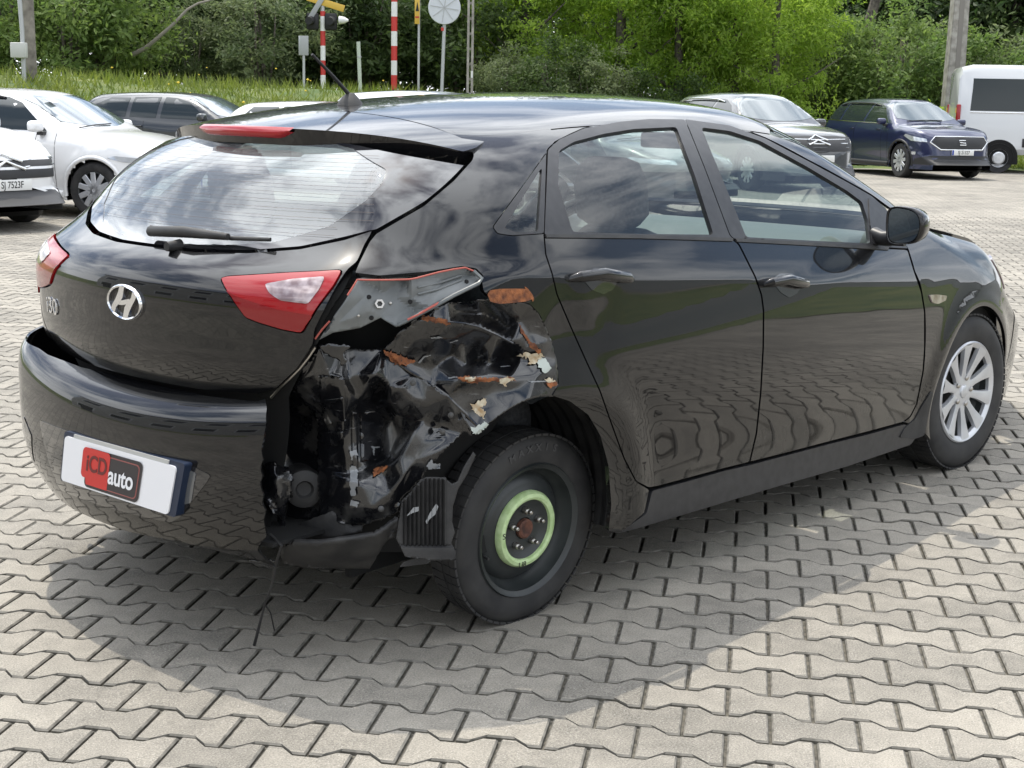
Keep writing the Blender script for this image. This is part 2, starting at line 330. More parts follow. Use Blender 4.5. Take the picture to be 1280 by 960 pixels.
class Shape:
    """car outer skin as an implicit surface f(P)=0, x forward, y left, z up"""
    def __init__(s, **k):
        s.kc, s.kr, s.kt, s.kw = .20, .12, .05, .06
        s.crown, s.rcurve, s.wscurve, s.hcurve, s.fcurve = (.15, .25), .28, .22, .08, .35
        s.arch = (); s.rz = 0.; s.rq = .12; s.dB = 0.; s.dents = ()
        s.up = spl([(0, 0), (.03, -.010), (.10, -.042), (.2, -.092), (.32, -.162), (.44, -.245), (.6, -.38)], .012, -1, 2)
        s.dn = spl([(-.95, -.09), (-.80, -.055), (-.74, -.026), (-.66, -.020), (-.55, -.022), (-.45, -.012), (-.32, .006), (-.2, .012), (-.1, .008), (0, 0)], .015, -2, 1)
        s.__dict__.update(k)
    def W(s, x, z):
        zc = s.zc(x); d = z-zc
        w = s.B(x)+s.dB+np.where(d > 0, s.up(np.maximum(d, 0)*s.upk), s.dn(np.minimum(d, 0)*s.dnk))
        for (ax, az, ar, amp) in s.arch:
            rho = np.hypot(x-ax, z-az)
            w = w+amp*np.exp(-((rho-ar)/.055)**2)*(z < 1.2)
        return w
    upk = 1.0; dnk = 1.0
    def parts(s, P):
        x, y, z = P[:, 0], np.abs(P[:, 1]), P[:, 2]
        side = (y-s.W(x, z))*.93
        for (cx, cy, cz, rr, amp) in s.dents:
            side = side+amp*np.exp(-((x-cx)**2+(P[:, 1]-cy)**2+(z-cz)**2)/(rr*rr))
        zr = z-s.rz*y*y
        rear = (s.R(zr)+s.rcurve*y*y+s.rq*y**4-x)
        e = .01; sl = (s.R(zr+e)-s.R(zr-e))/(2*e); rear = rear/np.sqrt(1+sl*sl+(2*s.rcurve*y)**2)
        roof = z-(s.H(x)-s.crown[0]*y*y-s.crown[1]*y**4)
        ws = (x-(s.ws0[0]+(s.ws0[1]-z)*s.wsk)+s.wscurve*y*y)/math.sqrt(1+s.wsk**2)
        hood = z-(s.Hd(x)-s.hcurve*y*y)
        front = x-(s.F(z)-s.fcurve*y*y-.25*y**4)
        return side, rear, roof, ws, hood, front
    def f(s, P):
        side, rear, roof, ws, hood, front = s.parts(P)
        g = smax(smax(smax(side, rear, s.kc), roof, s.kr), ws, s.kw)
        l = smax(smax(smax(side, rear, s.kc), hood, .10), front, .22)
        return smin(g, l, .03)
    def normal(s, P, e=.004):
        g = np.zeros_like(P)
        for k in range(3):
            d = np.zeros(3); d[k] = e
            g[:, k] = s.f(P+d)-s.f(P-d)
        return g/np.maximum(np.linalg.norm(g, axis=1, keepdims=True), 1e-9)
    def hit(s, O, D, d=0., t0=0., t1=9., n=220):
        """first t where f(O+tD) drops to -d, NaN when missed; all vectorised"""
        O = np.broadcast_to(O, D.shape); N = len(D); d = np.broadcast_to(np.asarray(d, float), (N,))
        lo = np.full(N, np.nan); hi = np.full(N, np.nan); done = np.zeros(N, bool)
        ts = np.linspace(t0, t1, n); best = np.full(N, 1e9); bt = np.zeros(N)
        for i in range(n):
            v = s.f(O+D*ts[i])+d
            m = v < best; best[m] = v[m]; bt[m] = ts[i]
            new = (v < 0) & ~done
            lo[new] = ts[max(i-1, 0)]; hi[new] = ts[i]; done |= new
            if done.all(): break
        miss = ~done
        lo = np.where(miss, bt, lo); hi = np.where(miss, bt, hi)
        for _ in range(26):
            mid = .5*(lo+hi); v = s.f(O+D*mid[:, None])+d; inn = v < 0
            hi = np.where(inn, mid, hi); lo = np.where(inn, lo, mid)
        return O+D*hi[:, None], miss
def lin(a, b): return lambda x: a+b*np.asarray(x)
hero_kw = dict(
    B=spl([(-.95, .60), (-.7, .72), (-.45, .79), (-.2, .838), (.1, .866), (.5, .878), (1., .882), (1.6, .88), (2.2, .872), (2.65, .868), (3., .855), (3.3, .80), (3.6, .68)], .08),
    zc=lin(.99, -.088),
    R=spl([(.1, -.60), (.2, -.66), (.62, -.66), (.70, -.70), (.80, -.732), (.90, -.742), (.97, -.735), (1.02, -.69), (1.06, -.62), (1.2, -.475), (1.34, -.325), (1.5, -.15)], .012, 0, 2),
    H=spl([(-.6, 1.29), (-.35, 1.352), (0, 1.41), (.4, 1.447), (.9, 1.467), (1.3, 1.462), (1.7, 1.43), (2.2, 1.35)], .05),
    ws0=(1.55, 1.445), wsk=2.15,
    Hd=spl([(-1.3, .85), (1.2, .95), (2.0, 1.03), (2.3, 1.03), (2.65, .985), (3., .925), (3.3, .85), (3.6, .70)], .05), hcurve=.05,
    F=spl([(.1, 3.42), (.3, 3.55), (.5, 3.57), (.7, 3.52), (.9, 3.36)], .03, 0, 2),
    arch=((2.65, .315, .37, .016), (0, .31, .37, .012)),
    dents=((.02, -.87, .84, .10, .007), (.13, -.87, .77, .06, .004), (.17, -.87, .88, .05, .003), (.08, -.87, .93, .05, -.003)))
hero = Shape(**hero_kw)
bump = Shape(**dict(hero_kw, R=spl([(.1, -.58), (.2, -.68), (.30, -.752), (.42, -.785), (.53, -.788), (.58, -.785), (.622, -.777), (.646, -.760), (.665, -.730), (.681, -.69), (.698, -.64), (.75, -.56), (.9, -.56), (1.2, -.5)], .007, 0, 2), rz=.15, rcurve=.22, kc=.16, dB=.012))
# ---------------------------------------------------------------- panels cut from a shape
def rays(px):
    px = np.asarray(px, float)
    d = CF+np.outer((px[:, 0]-640)/FPX, CR)+np.outer((480-px[:, 1])/FPX, CU)
    return d/np.linalg.norm(d, axis=1, keepdims=True)
def pix3(px, S=None, d=0.):
    """photo pixels -> points on the skin of S (sunk by d)"""
    P, miss = (S or hero).hit(CAM, rays(px), d, 2.5, 8.5, 260); return P
def pix_plane(px, ax, val):
    D = rays(px); return CAM+D*((val-CAM[ax])/D[:, ax])[:, None]
def crop(ox, oy, s, L): return [(ox+x/s, oy+y/s) for x, y in L]
def c1(*L): return crop(0, 80, 8/3, L)
def c2(*L): return crop(0, 380, 8/3, L)
def c3(*L): return crop(300, 320, 8/3, L)
def c4(*L): return crop(380, 80, 8/3, L)
def c5(*L): return crop(800, 80, 8/3, L)
def c6(*L): return crop(800, 340, 8/3, L)
def c7(*L): return crop(480, 500, 3.2, L)
AX = .35                                                     # vertical axis of the cylindrical map used for the rear
class Pix:
    unit = .0028
    def __init__(s, S=None, d=0.): s.S = S or hero; s.d = d
    def to3(s, q): return pix3(q, s.S, s.d)
    def inv(s, P):
        D = P-CAM; z = D@CF; return np.stack([640+FPX*(D@CR)/z, 480-FPX*(D@CU)/z], 1)
class Side:
    unit = 1.
    def __init__(s, S=None, sg=-1, d=0.): s.S = S or hero; s.sg = sg; s.d = d
    def to3(s, q):
        q = np.asarray(q); O = np.stack([q[:, 0], np.full(len(q), s.sg*1.6), q[:, 1]], 1); D = np.tile([0., -s.sg, 0.], (len(q), 1))
        return s.S.hit(O, D, s.d, 0, 1.6, 120)[0]
    def inv(s, P): return P[:, [0, 2]]
class Cyl:
    unit = 1.
    def __init__(s, S=None, d=0., ax=AX, front=False): s.S = S or hero; s.d = d; s.ax = ax; s.fr = 1 if front else -1
    def to3(s, q):
        q = np.asarray(q); a = q[:, 0]; D = np.stack([s.fr*np.cos(a), np.sin(a), np.zeros(len(q))], 1)
        O = np.stack([np.full(len(q), s.ax), np.zeros(len(q)), q[:, 1]], 1)+D*2.2
        return s.S.hit(O, -D, s.d, 0, 2.1, 160)[0]
    def inv(s, P): return np.stack([np.arctan2(P[:, 1], s.fr*(P[:, 0]-s.ax)), P[:, 2]], 1)
class Top:
    unit = 1.
    def __init__(s, S=None, d=0.): s.S = S or hero; s.d = d
    def to3(s, q):
        q = np.asarray(q); O = np.stack([q[:, 0], q[:, 1], np.full(len(q), 2.9)], 1); D = np.tile([0., 0., -1.], (len(q), 1))
        return s.S.hit(O, D, s.d, .2, 2.8, 200)[0]
    def inv(s, P): return P[:, :2]
class Polar:
    unit = 1.
    def __init__(s, S=None, sg=-1, d=0., z0=1.0): s.S = S or hero; s.sg = sg; s.d = d; s.z0 = z0
    def to3(s, q):
        q = np.asarray(q); a = q[:, 1]; D = np.stack([np.zeros(len(q)), s.sg*np.cos(a), np.sin(a)], 1)
        O = np.stack([q[:, 0], np.zeros(len(q)), np.full(len(q), s.z0)], 1)+D*1.3
        return s.S.hit(O, -D, s.d, 0, 1.25, 120)[0]
    def inv(s, P): return np.stack([P[:, 0], np.arctan2(P[:, 2]-s.z0, s.sg*P[:, 1])], 1)
def resample(poly, step):
    o = []
    n = len(poly)
    for k in range(n):
        a, b = np.asarray(poly[k], float), np.asarray(poly[(k+1) % n], float); m = max(1, int(math.ceil(np.linalg.norm(b-a)/step)))
        for i in range(m): o.append(a+(b-a)*i/m)
    return np.array(o)
def chaikin(P, it=2):
    P = np.asarray(P, float)
    for _ in range(it):
        Q = np.roll(P, -1, 0); P = np.stack([.75*P+.25*Q, .25*P+.75*Q], 1).reshape(-1, 2)
    return P
def area(P): x, y = P[:, 0], P[:, 1]; return .5*np.sum(x*np.roll(y, -1)-y*np.roll(x, -1))
def inset(P, g):
    if area(P) < 0: P = P[::-1]
    t = np.roll(P, -1, 0)-np.roll(P, 1, 0); t /= np.maximum(np.linalg.norm(t, axis=1, keepdims=True), 1e-9)
    return P+g*np.stack([-t[:, 1], t[:, 0]], 1)
def inside(P, poly):
    x, y = P[:, 0], P[:, 1]; r = np.zeros(len(P), bool); n = len(poly)
    for k in range(n):
        a, b = poly[k], poly[k-1]
        c = (a[1] > y) != (b[1] > y)
        if c.any(): r ^= c & (x < (b[0]-a[0])*(y-a[1])/((b[1]-a[1]) or 1e-12)+a[0])
    return r
def seg_dist(P, poly):
    d = np.full(len(P), 1e9)
    for k in range(len(poly)):
        a, b = poly[k-1], poly[k]; ab = b-a; t = np.clip(((P-a)@ab)/max(ab@ab, 1e-12), 0, 1)
        d = np.minimum(d, np.linalg.norm(P-a-t[:, None]*ab, axis=1))
    return d
def triangulate(outer, holes, g):
    loops = [outer]+list(holes); lo = outer.min(0); hi = outer.max(0)
    gx = np.arange(lo[0]+g[0]/2, hi[0], g[0]); gy = np.arange(lo[1]+g[1]/2, hi[1], g[1])
    G = np.stack(np.meshgrid(gx, gy), -1).reshape(-1, 2)
    sc = np.array([1., g[0]/g[1]])
    keep = inside(G, outer)
    for h in holes: keep &= ~inside(G, h)
    G = G[keep]
    for l in loops: G = G[seg_dist(G*sc, l*sc) > .45*g[0]]
    V = [tuple(p) for l in loops for p in l]+[tuple(p) for p in G]; E = []; s = 0
    for l in loops:
        n = len(l); E += [(s+k, s+(k+1) % n) for k in range(n)]; s += n
    v, e, f, *_ = delaunay_2d_cdt([Vector(p) for p in V], E, [], 0, 1e-7)
    v = np.array([tuple(p) for p in v]); f = [t for t in f if len(t) == 3]
    c = np.array([(v[a]+v[b]+v[d])/3 for a, b, d in f]); k = inside(c, outer)
    for h in holes: k &= ~inside(c, h)
    return v, [t for t, kk in zip(f, k) if kk]
def panel(name, m, parent, poly, pm, grid=.03, holes=(), gap=.0025, flange=.014, round_=2, off=None, mirror=False, step=None, aspect=1., fn=None):
    """sheet cut from a skin: outline -> constrained Delaunay -> cast onto the skin, exact normals, returned edge"""
    u = pm.unit; g = grid/u
    st = step or min(g, .02/u)
    def prep(P, sgn):
        P = resample(P, st)
        if round_: P = chaikin(P, round_)[::2]
        P = inset(P, sgn*gap/u) if gap else P
        return P
    outer = prep(poly, 1); hs = [prep(h, -1) for h in holes]
    v, f = triangulate(outer, hs, (g, g*aspect))
    P = pm.to3(v); n = pm.S.normal(P)
    if off is not None: P = P+n*off
    if fn is not None: P = fn(P, n, v)
    f = [(a, b, c) if np.dot(np.cross(P[b]-P[a], P[c]-P[a]), n[a]) > 0 else (a, c, b) for a, b, c in f]
    V = list(P); N = list(n)
    if flange:
        cnt = {}
        for t in f:
            for a, b in ((t[0], t[1]), (t[1], t[2]), (t[2], t[0])):
                k = (min(a, b), max(a, b)); cnt[k] = None if k in cnt else (a, b)
        mp_ = {}
        def low(i):
            if i not in mp_:
                mp_[i] = (len(V), len(V)+1); V.append(P[i]); V.append(P[i]-n[i]*flange); N.append(n[i]); N.append(n[i])
            return mp_[i]
        ff = []
        for e in cnt.values():
            if e is None: continue
            a, b = e; (a0, a1), (b0, b1) = low(a), low(b); ff.append((b0, a0, a1, b1))
        # normals of the returned edge point sideways
        acc = {}
        for q in ff:
            nn = np.cross(V[q[1]]-V[q[0]], V[q[3]]-V[q[0]]); nn = nn/max(np.linalg.norm(nn), 1e-9)
            for i in q: acc[i] = acc.get(i, 0)+nn
        for i, x in acc.items(): N[i] = x/max(np.linalg.norm(x), 1e-9)
        f = f+ff
    V = np.array(V); N = np.array(N)
    o = meshobj(name, V, f, m, parent, True, N)
    if mirror:
        V2 = V*[1, -1, 1]; N2 = N*[1, -1, 1]
        meshobj(name, V2, [t[::-1] for t in f], m, parent, True, N2)
    return o
# ================================================================ the damaged hatchback
car = thing('damaged_hatchback', 'glossy black hatchback with crushed rear corner and steel spare wheel', 'car')
pxm = Pix(); cyl = Cyl(); cylb = Cyl(bump); sd_ = Side(); top = Top(); pol = Polar()
def rd(P): return [tuple(p) for p in P]
# --- outlines traced on the photograph
BP = [(856, 149), (881, 211), (912, 294), (924, 306), (944, 346), (952, 369), (954.5, 389), (954, 434), (951, 490), (945.5, 542), (937, 578)]        # gap between the doors
RE = [(680, 294), (682, 318), (690, 342), (696, 368), (714, 410), (732, 450), (750, 489), (765, 532), (780, 573), (795, 602), (811, 610)]              # rear edge of rear door
RT = [(684.5, 187), (699, 174), (729, 160.5), (774, 152), (811, 148.5)]
rear_door_px = RT+BP+[(905, 586), (860, 598), (823, 608)]+RE[::-1]
rear_glass_px = [(699, 189), (717, 178), (755, 168), (792, 162), (845, 159.5), (868, 220), (891, 293), (800, 292), (716, 289.5), (706, 258), (698, 230)]
FT = [(858, 149), (912, 156.5), (957, 173), (1010, 201), (1060, 228), (1090, 245), (1108, 261)]
FE = [(1118, 283), (1134, 309), (1143, 339), (1152, 365), (1156, 390), (1156, 435), (1154, 464), (1146, 505), (1138, 521), (1129, 528)]
front_door_px = FT+FE+[(1085, 540), (1040, 551.5), (985, 566)]+BP[::-1]
front_glass_px = [(877, 160), (912, 164.5), (950, 177), (1010, 210), (1059, 239.5), (1077, 253), (1084, 275), (1087, 304), (1025, 301), (933, 296), (912, 245)]
for nm, outl, gl in (('rear_door', rear_door_px, rear_glass_px), ('front_door', front_door_px, front_glass_px)):
    # painted skin below the belt, black frame above it, glass in the frame
    belt = [(678, 294.5), (800, 296), (918, 300), (1025, 306), (1140, 312)]
    by = lambda x: float(np.interp(x, [p[0] for p in belt], [p[1] for p in belt]))
    lo_ = [(x, max(y, by(x))) for x, y in resample(outl, 6)]
    hi_ = [(x, min(y, by(x)-.6)) for x, y in resample(outl, 6)]
    def clean(P):
        o = [P[0]]
        for p in P[1:]:
            if math.hypot(p[0]-o[-1][0], p[1]-o[-1][1]) > .8: o.append(p)
        return o
    def dedupe(P, below):
        # drop the run that was clamped to the belt, keep its two ends
        n = len(P); cl = [abs(y-(by(x) if below else by(x)-.6)) < .01 for x, y in P]
        o = []
        for k in range(n):
            if cl[k] and cl[k-1] and cl[(k+1) % n]: continue
            o.append(P[k])
        return o
    dr = panel(nm, paint, car, clean(dedupe(lo_, True)), pxm, .022, gap=.0028, mirror=False)
    panel('window_frame', trim, dr, clean(dedupe(hi_, False)), pxm, .03, holes=[gl], gap=.0015, off=.001)
    panel('window_glass', glass_side, dr, gl, pxm, .05, gap=-.006, flange=0, off=-.006)
    strip = [p for p in ([(682, 293.5), (800, 294.5), (915, 298)] if nm == 'rear_door' else [(920, 298.5), (1025, 304), (1110, 309)])]
    panel('belt_seal', plastic, dr, strip+[(x, y+4) for x, y in strip[::-1]], pxm, .02, gap=0, off=.004, round_=0)
    # the same door on the far side
    md = meshobj(nm, [(v.co.x, -v.co.y, v.co.z) for v in dr.data.vertices], [tuple(p.vertices)[::-1] for p in dr.data.polygons], paint, car)
    for ch in [c for c in dr.children]:
        meshobj(ch.name.split('.')[0], [(v.co.x, -v.co.y, v.co.z) for v in ch.data.vertices], [tuple(p.vertices)[::-1] for p in ch.data.polygons], ch.data.materials[0], md)
    globals()[nm] = dr
# --- quarter panel and roof rail
ARCH = [(690, 495), (712, 502), (735, 519), (750, 545), (760, 582), (763.5, 631), (760, 664)]
HE = c4((565, 303), (560, 320), (500, 387), (400, 472), (310, 524), (240, 565), (218, 592), (184, 660), (168, 697))                                # hatch shut line
POCK = [(448, 348), (474, 345.5), (530, 341), (577.5, 334), (594, 337), (602, 345), (602, 350), (589, 359), (540, 382), (506, 404), (495, 408), (476, 397), (450, 410), (416, 416), (399, 425), (412, 404), (429, 380)]
quarter_px = c4((490, 222), (540, 258))+HE+[(474, 345), (530, 340.5), (577.5, 333), (595, 336), (604, 345), (602, 352), (604, 364), (612, 372), (640, 376), (662, 380), (674, 393), (688, 424), (695, 450), (698, 480)]+ARCH+[(775, 668), (806, 641), (812, 612)]+RE[::-1][1:]+[(680, 292), (684, 187), (694, 177.5), (690, 162), (676, 150), (630, 146), (596, 150), (570, 157)]
qg_out = [(616, 284), (650, 237), (683, 191), (680, 292), (640, 294.5), (622, 292)]
qg_in = [(631, 285), (655, 245), (677, 210), (672, 289.5), (645, 290)]
# a soft shallow dent runs from the crash into the panel and the door edge
quarter = panel('quarter_panel', paint, car, quarter_px, pxm, .016, holes=[qg_out], gap=.002)
fr = panel('window_frame', trim, quarter, qg_out, pxm, .02, holes=[qg_in], gap=.001, off=.0005)
panel('window_glass', glass_side, quarter, qg_in, pxm, .03, gap=-.004, flange=0, off=-.005)
# roof rail and A pillar
lowr = pol.inv(pix3([(676, 166), (689, 179), (699, 173.6), (714, 166.2), (729, 159.6), (774, 151), (811, 147.5), (857, 147.5), (912, 155), (957, 171.5), (1010, 199), (1060, 226), (1090, 243), (1112, 259)]))
xs_ = np.linspace(lowr[0, 0]-.24, 1.50, 24)
def seam_y(x): return .575-.05*max(0, .2-x)
Pt = top.to3(np.array([(x, -seam_y(x)) for x in xs_])); upr = pol.inv(Pt)
yws = lambda x: .575+.13*(x-1.5)/.9
zz = [(x, -yws(x)) for x in np.linspace(1.56, 2.33, 12)]
Pt2 = top.to3(np.array(zz)); upr2 = pol.inv(Pt2)
lowl = pol.inv(pix3([(715, 166), (680, 150), (630, 146), (596, 150)]))
rail_poly = rd(lowr)+rd(upr2[::-1])+rd(upr[::-1])
rail = panel('roof_rail', paint, car, rail_poly, pol, .03, gap=0, flange=.01, round_=0, mirror=True, off=-.0006)
# roof skin, windscreen, bonnet
gapx = lambda y: -.075+.10*y*y
rp_ = [(gapx(y), y) for y in np.linspace(-.535, .535, 21)]+[(x, seam_y(x)-.003) for x in np.linspace(.1, 1.5, 20)]+[(1.53+.05*(1-(y/.575)**2), y) for y in np.linspace(.55, -.55, 13)]+[(x, -seam_y(x)+.003) for x in np.linspace(1.5, .1, 20)]
panel('roof', paint, car, rp_, top, .035, gap=.0015, round_=0)
wp = [(1.545+.05*(1-(y/.575)**2), y) for y in np.linspace(-.56, .56, 13)]+[(x, yws(x)-.004) for x in np.linspace(1.6, 2.3, 10)]+[(2.40-.25*y*y, y) for y in np.linspace(.66, -.66, 13)]+[(x, -yws(x)+.004) for x in np.linspace(2.3, 1.6, 10)]
panel('sun_block_band', frit, car, [(1.55+.05*(1-(y/.575)**2), y) for y in np.linspace(-.55, .55, 13)]+[(1.78-.10*(y/.6)**2, y) for y in np.linspace(.59, -.59, 13)], top, .06, gap=.001, flange=0, round_=0, off=.002)  # added black band, keeps sun from leaking through the windscreen top
panel('windscreen', glass_side, car, wp, top, .06, gap=.001, flange=0, round_=0)
bp2 = [(2.44-.2*y*y, y) for y in np.linspace(-.70, .70, 13)]+[(2.75, .72), (3.05, .70), (3.25, .62), (3.38, .4), (3.43, 0), (3.38, -.4), (3.25, -.62), (3.05, -.70), (2.75, -.72)]
panel('bonnet', paint, car, bp2, top, .06)
# --- front wing (side view outline), bumper, headlamp
fe = rd(sd_.inv(pix3(FE[1:])))
arcf = [(2.65+.352*math.cos(a), .315+.352*math.sin(a)) for a in np.radians(np.linspace(205, -18, 40))]
fend = [(1.98, 1.00)]+[(x+.004, z) for x, z in fe]+[(2.2, .245), (2.28, .20)]+arcf+[(3.02, .205), (3.12, .40), (3.16, .62), (3.06, .70), (2.92, .84), (2.85, .905), (2.6, .948), (2.4, .985), (2.2, 1.03), (2.1, 1.045)]
def ztop(x): return float(np.interp(x, [2.0, 2.2, 2.4, 2.6, 2.85], [1.02, 1.0, .975, .945, .90]))
fend = [(x, min(z, ztop(x)) if x < 2.95 else z) for x, z in fend]
fw = panel('front_wing', paint, car, fend, sd_, .022, gap=.002, mirror=True)
cylf = Cyl(hero, ax=2.5, front=True)
def sidef(L): return rd(cylf.inv(sd_.to3(np.array(L))))
fb = sidef([(3.03, .20), (3.125, .40), (3.165, .615)]); fb = [(-abs(a), z) for a, z in fb]
fbp = fb+[(a, .63) for a in np.linspace(fb[-1][0]+.05, -fb[-1][0]-.05, 18)]+[(-a, z) for a, z in fb[::-1]]+[(a, .2) for a in np.linspace(-fb[0][0]-.05, fb[0][0]+.05, 18)]
panel('front_bumper', paint, car, fbp, cylf, .05)
hl = [(-1.03, .70), (-.85, .68), (-.62, .67), (-.55, .72), (-.75, .80), (-.95, .84), (-1.08, .83)]
panel('headlamp', clearlens, car, hl, cylf, .03, mirror=True, off=.004)
gr_ = [(a, .66) for a in np.linspace(-.5, .5, 9)]+[(a, .76) for a in np.linspace(.5, -.5, 9)]
panel('grille', plastic, car, gr_, cylf, .05)
# --- sill
sl_top = [(775, 668), (808, 642), (815, 613.5), (860, 601.5), (905, 588.5), (938, 581), (1040, 554), (1085, 543), (1131, 530)]
sl_bot = [(1150, 540), (1139, 556), (1060, 583), (980, 606), (900, 630), (840, 648), (800, 660)]
panel('sill', trim, car, [(770, 668)]+sl_top[1:]+sl_bot, pxm, .025, gap=.001, flange=.05, mirror=True)
# --- tailgate
hp = rd(cyl.inv(pix3([(465, 291), (456, 306), (447, 327), (435, 337), (425, 352), (405, 390), (394, 412), (392, 430), (371, 462), (347, 485), (326, 492.5), (262, 489), (187.5, 475.6), (152, 465.5)])))
gb = rd(cyl.inv(pix3([(465, 287.5), (431, 299), (375, 310.6), (311, 315.5), (244, 314)])))
right = [p for p in gb[::-1]]+hp                                           # centre top -> right -> centre bottom
def full(rt): return [(-abs(a) if a < 0 else 0., z) for a, z in rt if a < -.0]
rt_ = [(a, z) for a, z in right if a < -.02]
mir = [(-a, z) for a, z in rt_[::-1]]
lampR = [(276, 348), (285, 345.5), (360, 341), (424, 337.6), (428, 339.5), (418, 357.5), (397.5, 384), (379, 415), (375, 416), (352.5, 412), (322.5, 403), (307.5, 397), (289, 371)]
lamp_c = rd(cyl.inv(pix3(lampR))); lamp_m = [(-a, z) for a, z in lamp_c]
tg = panel('tailgate', paint, car, rt_+mir, cyl, .016, holes=[lamp_c, lamp_m], gap=.002)
for L_c in (lamp_c, lamp_m):
    lp = panel('tail_lamp', redlens, tg, L_c, cyl, .02, gap=.002, off=.004)
    low = rd(cyl.inv(pix3([(283, 363), (300, 372), (345, 386), (384, 393), (392, 394), (378, 413), (352, 410), (322, 401.5), (308, 395.5), (291, 371)])))
    if L_c is lamp_m: low = [(-a, z) for a, z in low]
    panel('lamp_lower_lens', redlens2, lp, low, cyl, .02, gap=0, off=.0055, flange=.002)
    ins = rd(cyl.inv(pix3([(332, 356), (368, 350), (407, 347), (400, 362), (386, 380), (352, 376), (338, 367)])))
    if L_c is lamp_m: ins = [(-a, z) for a, z in ins]
    panel('reversing_light', clearlens, lp, ins, cyl, .02, gap=.0, off=.006, flange=.004)
# rear glass with black border
edge = rd(cyl.inv(pix3(c4((540, 333), (500, 376), (400, 462), (310, 514), (240, 554)))))
gl_b = rd(cyl.inv(pix3([(463, 288.5), (431, 296.5), (375, 308.5), (311, 313.3), (244, 312)])))
rg = [(a, z) for a, z in [(-.10, 1.342), (-.3, 1.336), (-.55, 1.318)]+edge+gl_b if a < -.02]
rgf = rg+[(-a, z) for a, z in rg[::-1]]
cl_ = rd(cyl.inv(pix3([(482, 212), (476, 228), (455, 250), (410, 281), (340, 301), (260, 304.5)])))
cl_ = [(-.1, 1.332), (-.4, 1.322), (-.53, 1.305)]+cl_
cl_ = [(a, z) for a, z in cl_ if a < -.02]; clf = cl_+[(-a, z) for a, z in cl_[::-1]]
bdr = panel('window_border', frit, tg, rgf, cyl, .03, holes=[clf], gap=.003, off=-.002)
rw = panel('rear_window', glass_rear, tg, clf, cyl, .04, gap=-.004, flange=0, off=-.004)
# --- rear bumper: torn off at the right corner, wraps round to the far wheel arch
tear = c2((888, 312), (892, 345), (889, 400), (880, 450), (872, 485), (878, 520), (868, 545), (876, 575), (867, 600), (880, 640), (874, 665), (888, 690), (880, 720), (890, 775), (868, 800), (858, 822), (885, 850), (920, 880))
tc_ = rd(cylb.inv(pix3(tear, bump)))
bt = rd(cylb.inv(pix3([(319, 699), (225, 677), (150, 655)], bump)))
btop = rd(cyl.inv(pix3([(330, 497), (262, 492), (187.5, 479), (150, 468)])))
topb = [(a, z-.002) for a, z in btop if a < -.02]
bl_top = [(-a, z) for a, z in topb[::-1]]
aL = [(1.02, .745), (1.17, .755), (1.30, .745), (1.40, .70), (1.31, .60), (1.255, .50), (1.22, .40), (1.20, .30), (1.18, .245), (.9, .25), (.6, .268), (.4, .275)]
bl_bot = [(-a, z) for a, z in bt[:1]] if False else []
bpoly = topb[::-1][::-1]+bl_top+[(bl_top[-1][0]+.06, bl_top[-1][1]+.008)]+aL+[(0.2, .283), (0., .287)]+[(a, z) for a, z in bt[::-1] if a < -.03]+tc_[::-1]
pl_hole = rd(cylb.inv(pix3([(48, 524), (75, 537), (225, 578), (262, 594), (258, 601), (240, 626), (228, 630), (215, 652), (74, 610), (68, 595)], bump)))
bmp = panel('rear_bumper', paint, car, bpoly, cylb, .014, gap=.001, aspect=.55, flange=.006)
# --- spoiler with high brake light
spo = Shape(**dict(hero_kw, R=lin(-.95, 0), kr=.10))
xte = lambda y: -.345+.62*y*y
sp_poly = [(gapx(y)-.004, y) for y in np.linspace(-.55, .55, 21)]+[(.0, .585), (-.06, .605), (-.115, .608)]+[(xte(y), y) for y in np.linspace(.595, -.595, 31)]+[(-.115, -.608), (-.06, -.605), (.0, -.585)]
spoiler = panel('spoiler', paint, tg, sp_poly, Top(spo), .025, gap=.001, flange=.046, round_=1)
panel('spoiler_underside', plastic, spoiler, sp_poly, Top(spo), .04, gap=.004, flange=0, off=-.044)
ys_ = np.linspace(-.185, .205, 24); Pt = Top(spo).to3(np.array([(xte(y)+.004, y) for y in ys_])); V, F = [], []
for k, p in enumerate(Pt):
    t = min(1, min(k, 23-k)/2.5); h0 = .0025
    V += [p+[-.0, 0, h0], p+[-.016, 0, -.006], p+[-.018, 0, -.008-.016*t], p+[.012, 0, -.012-.018*t]]
    if k:
        a = 4*(k-1); F += [(a+i, a+i+4, a+i+5, a+i+1) for i in range(3)]
meshobj('brake_light', V, [f[::-1] for f in F], redlens, spoiler)
# --- roof aerial
ab = pix3([(437, 128)])[0]; ab[1] = 0; ab = Top(hero).to3(np.array([[.06, 0.]]))[0]
aer = lathe('aerial', [(.0, .034), (.012, .032), (.022, .022), (.034, .008), (.040, -.004)], plastic, car, 20, 'Z', ab)
tip = pix_plane([(390, 68)], 1, 0.)[0]
tube('aerial_rod', [ab+[0, 0, .025], ab*.5+tip*.5+[0, 0, .015], tip], [.0065, .005, .0042], plastic, aer)
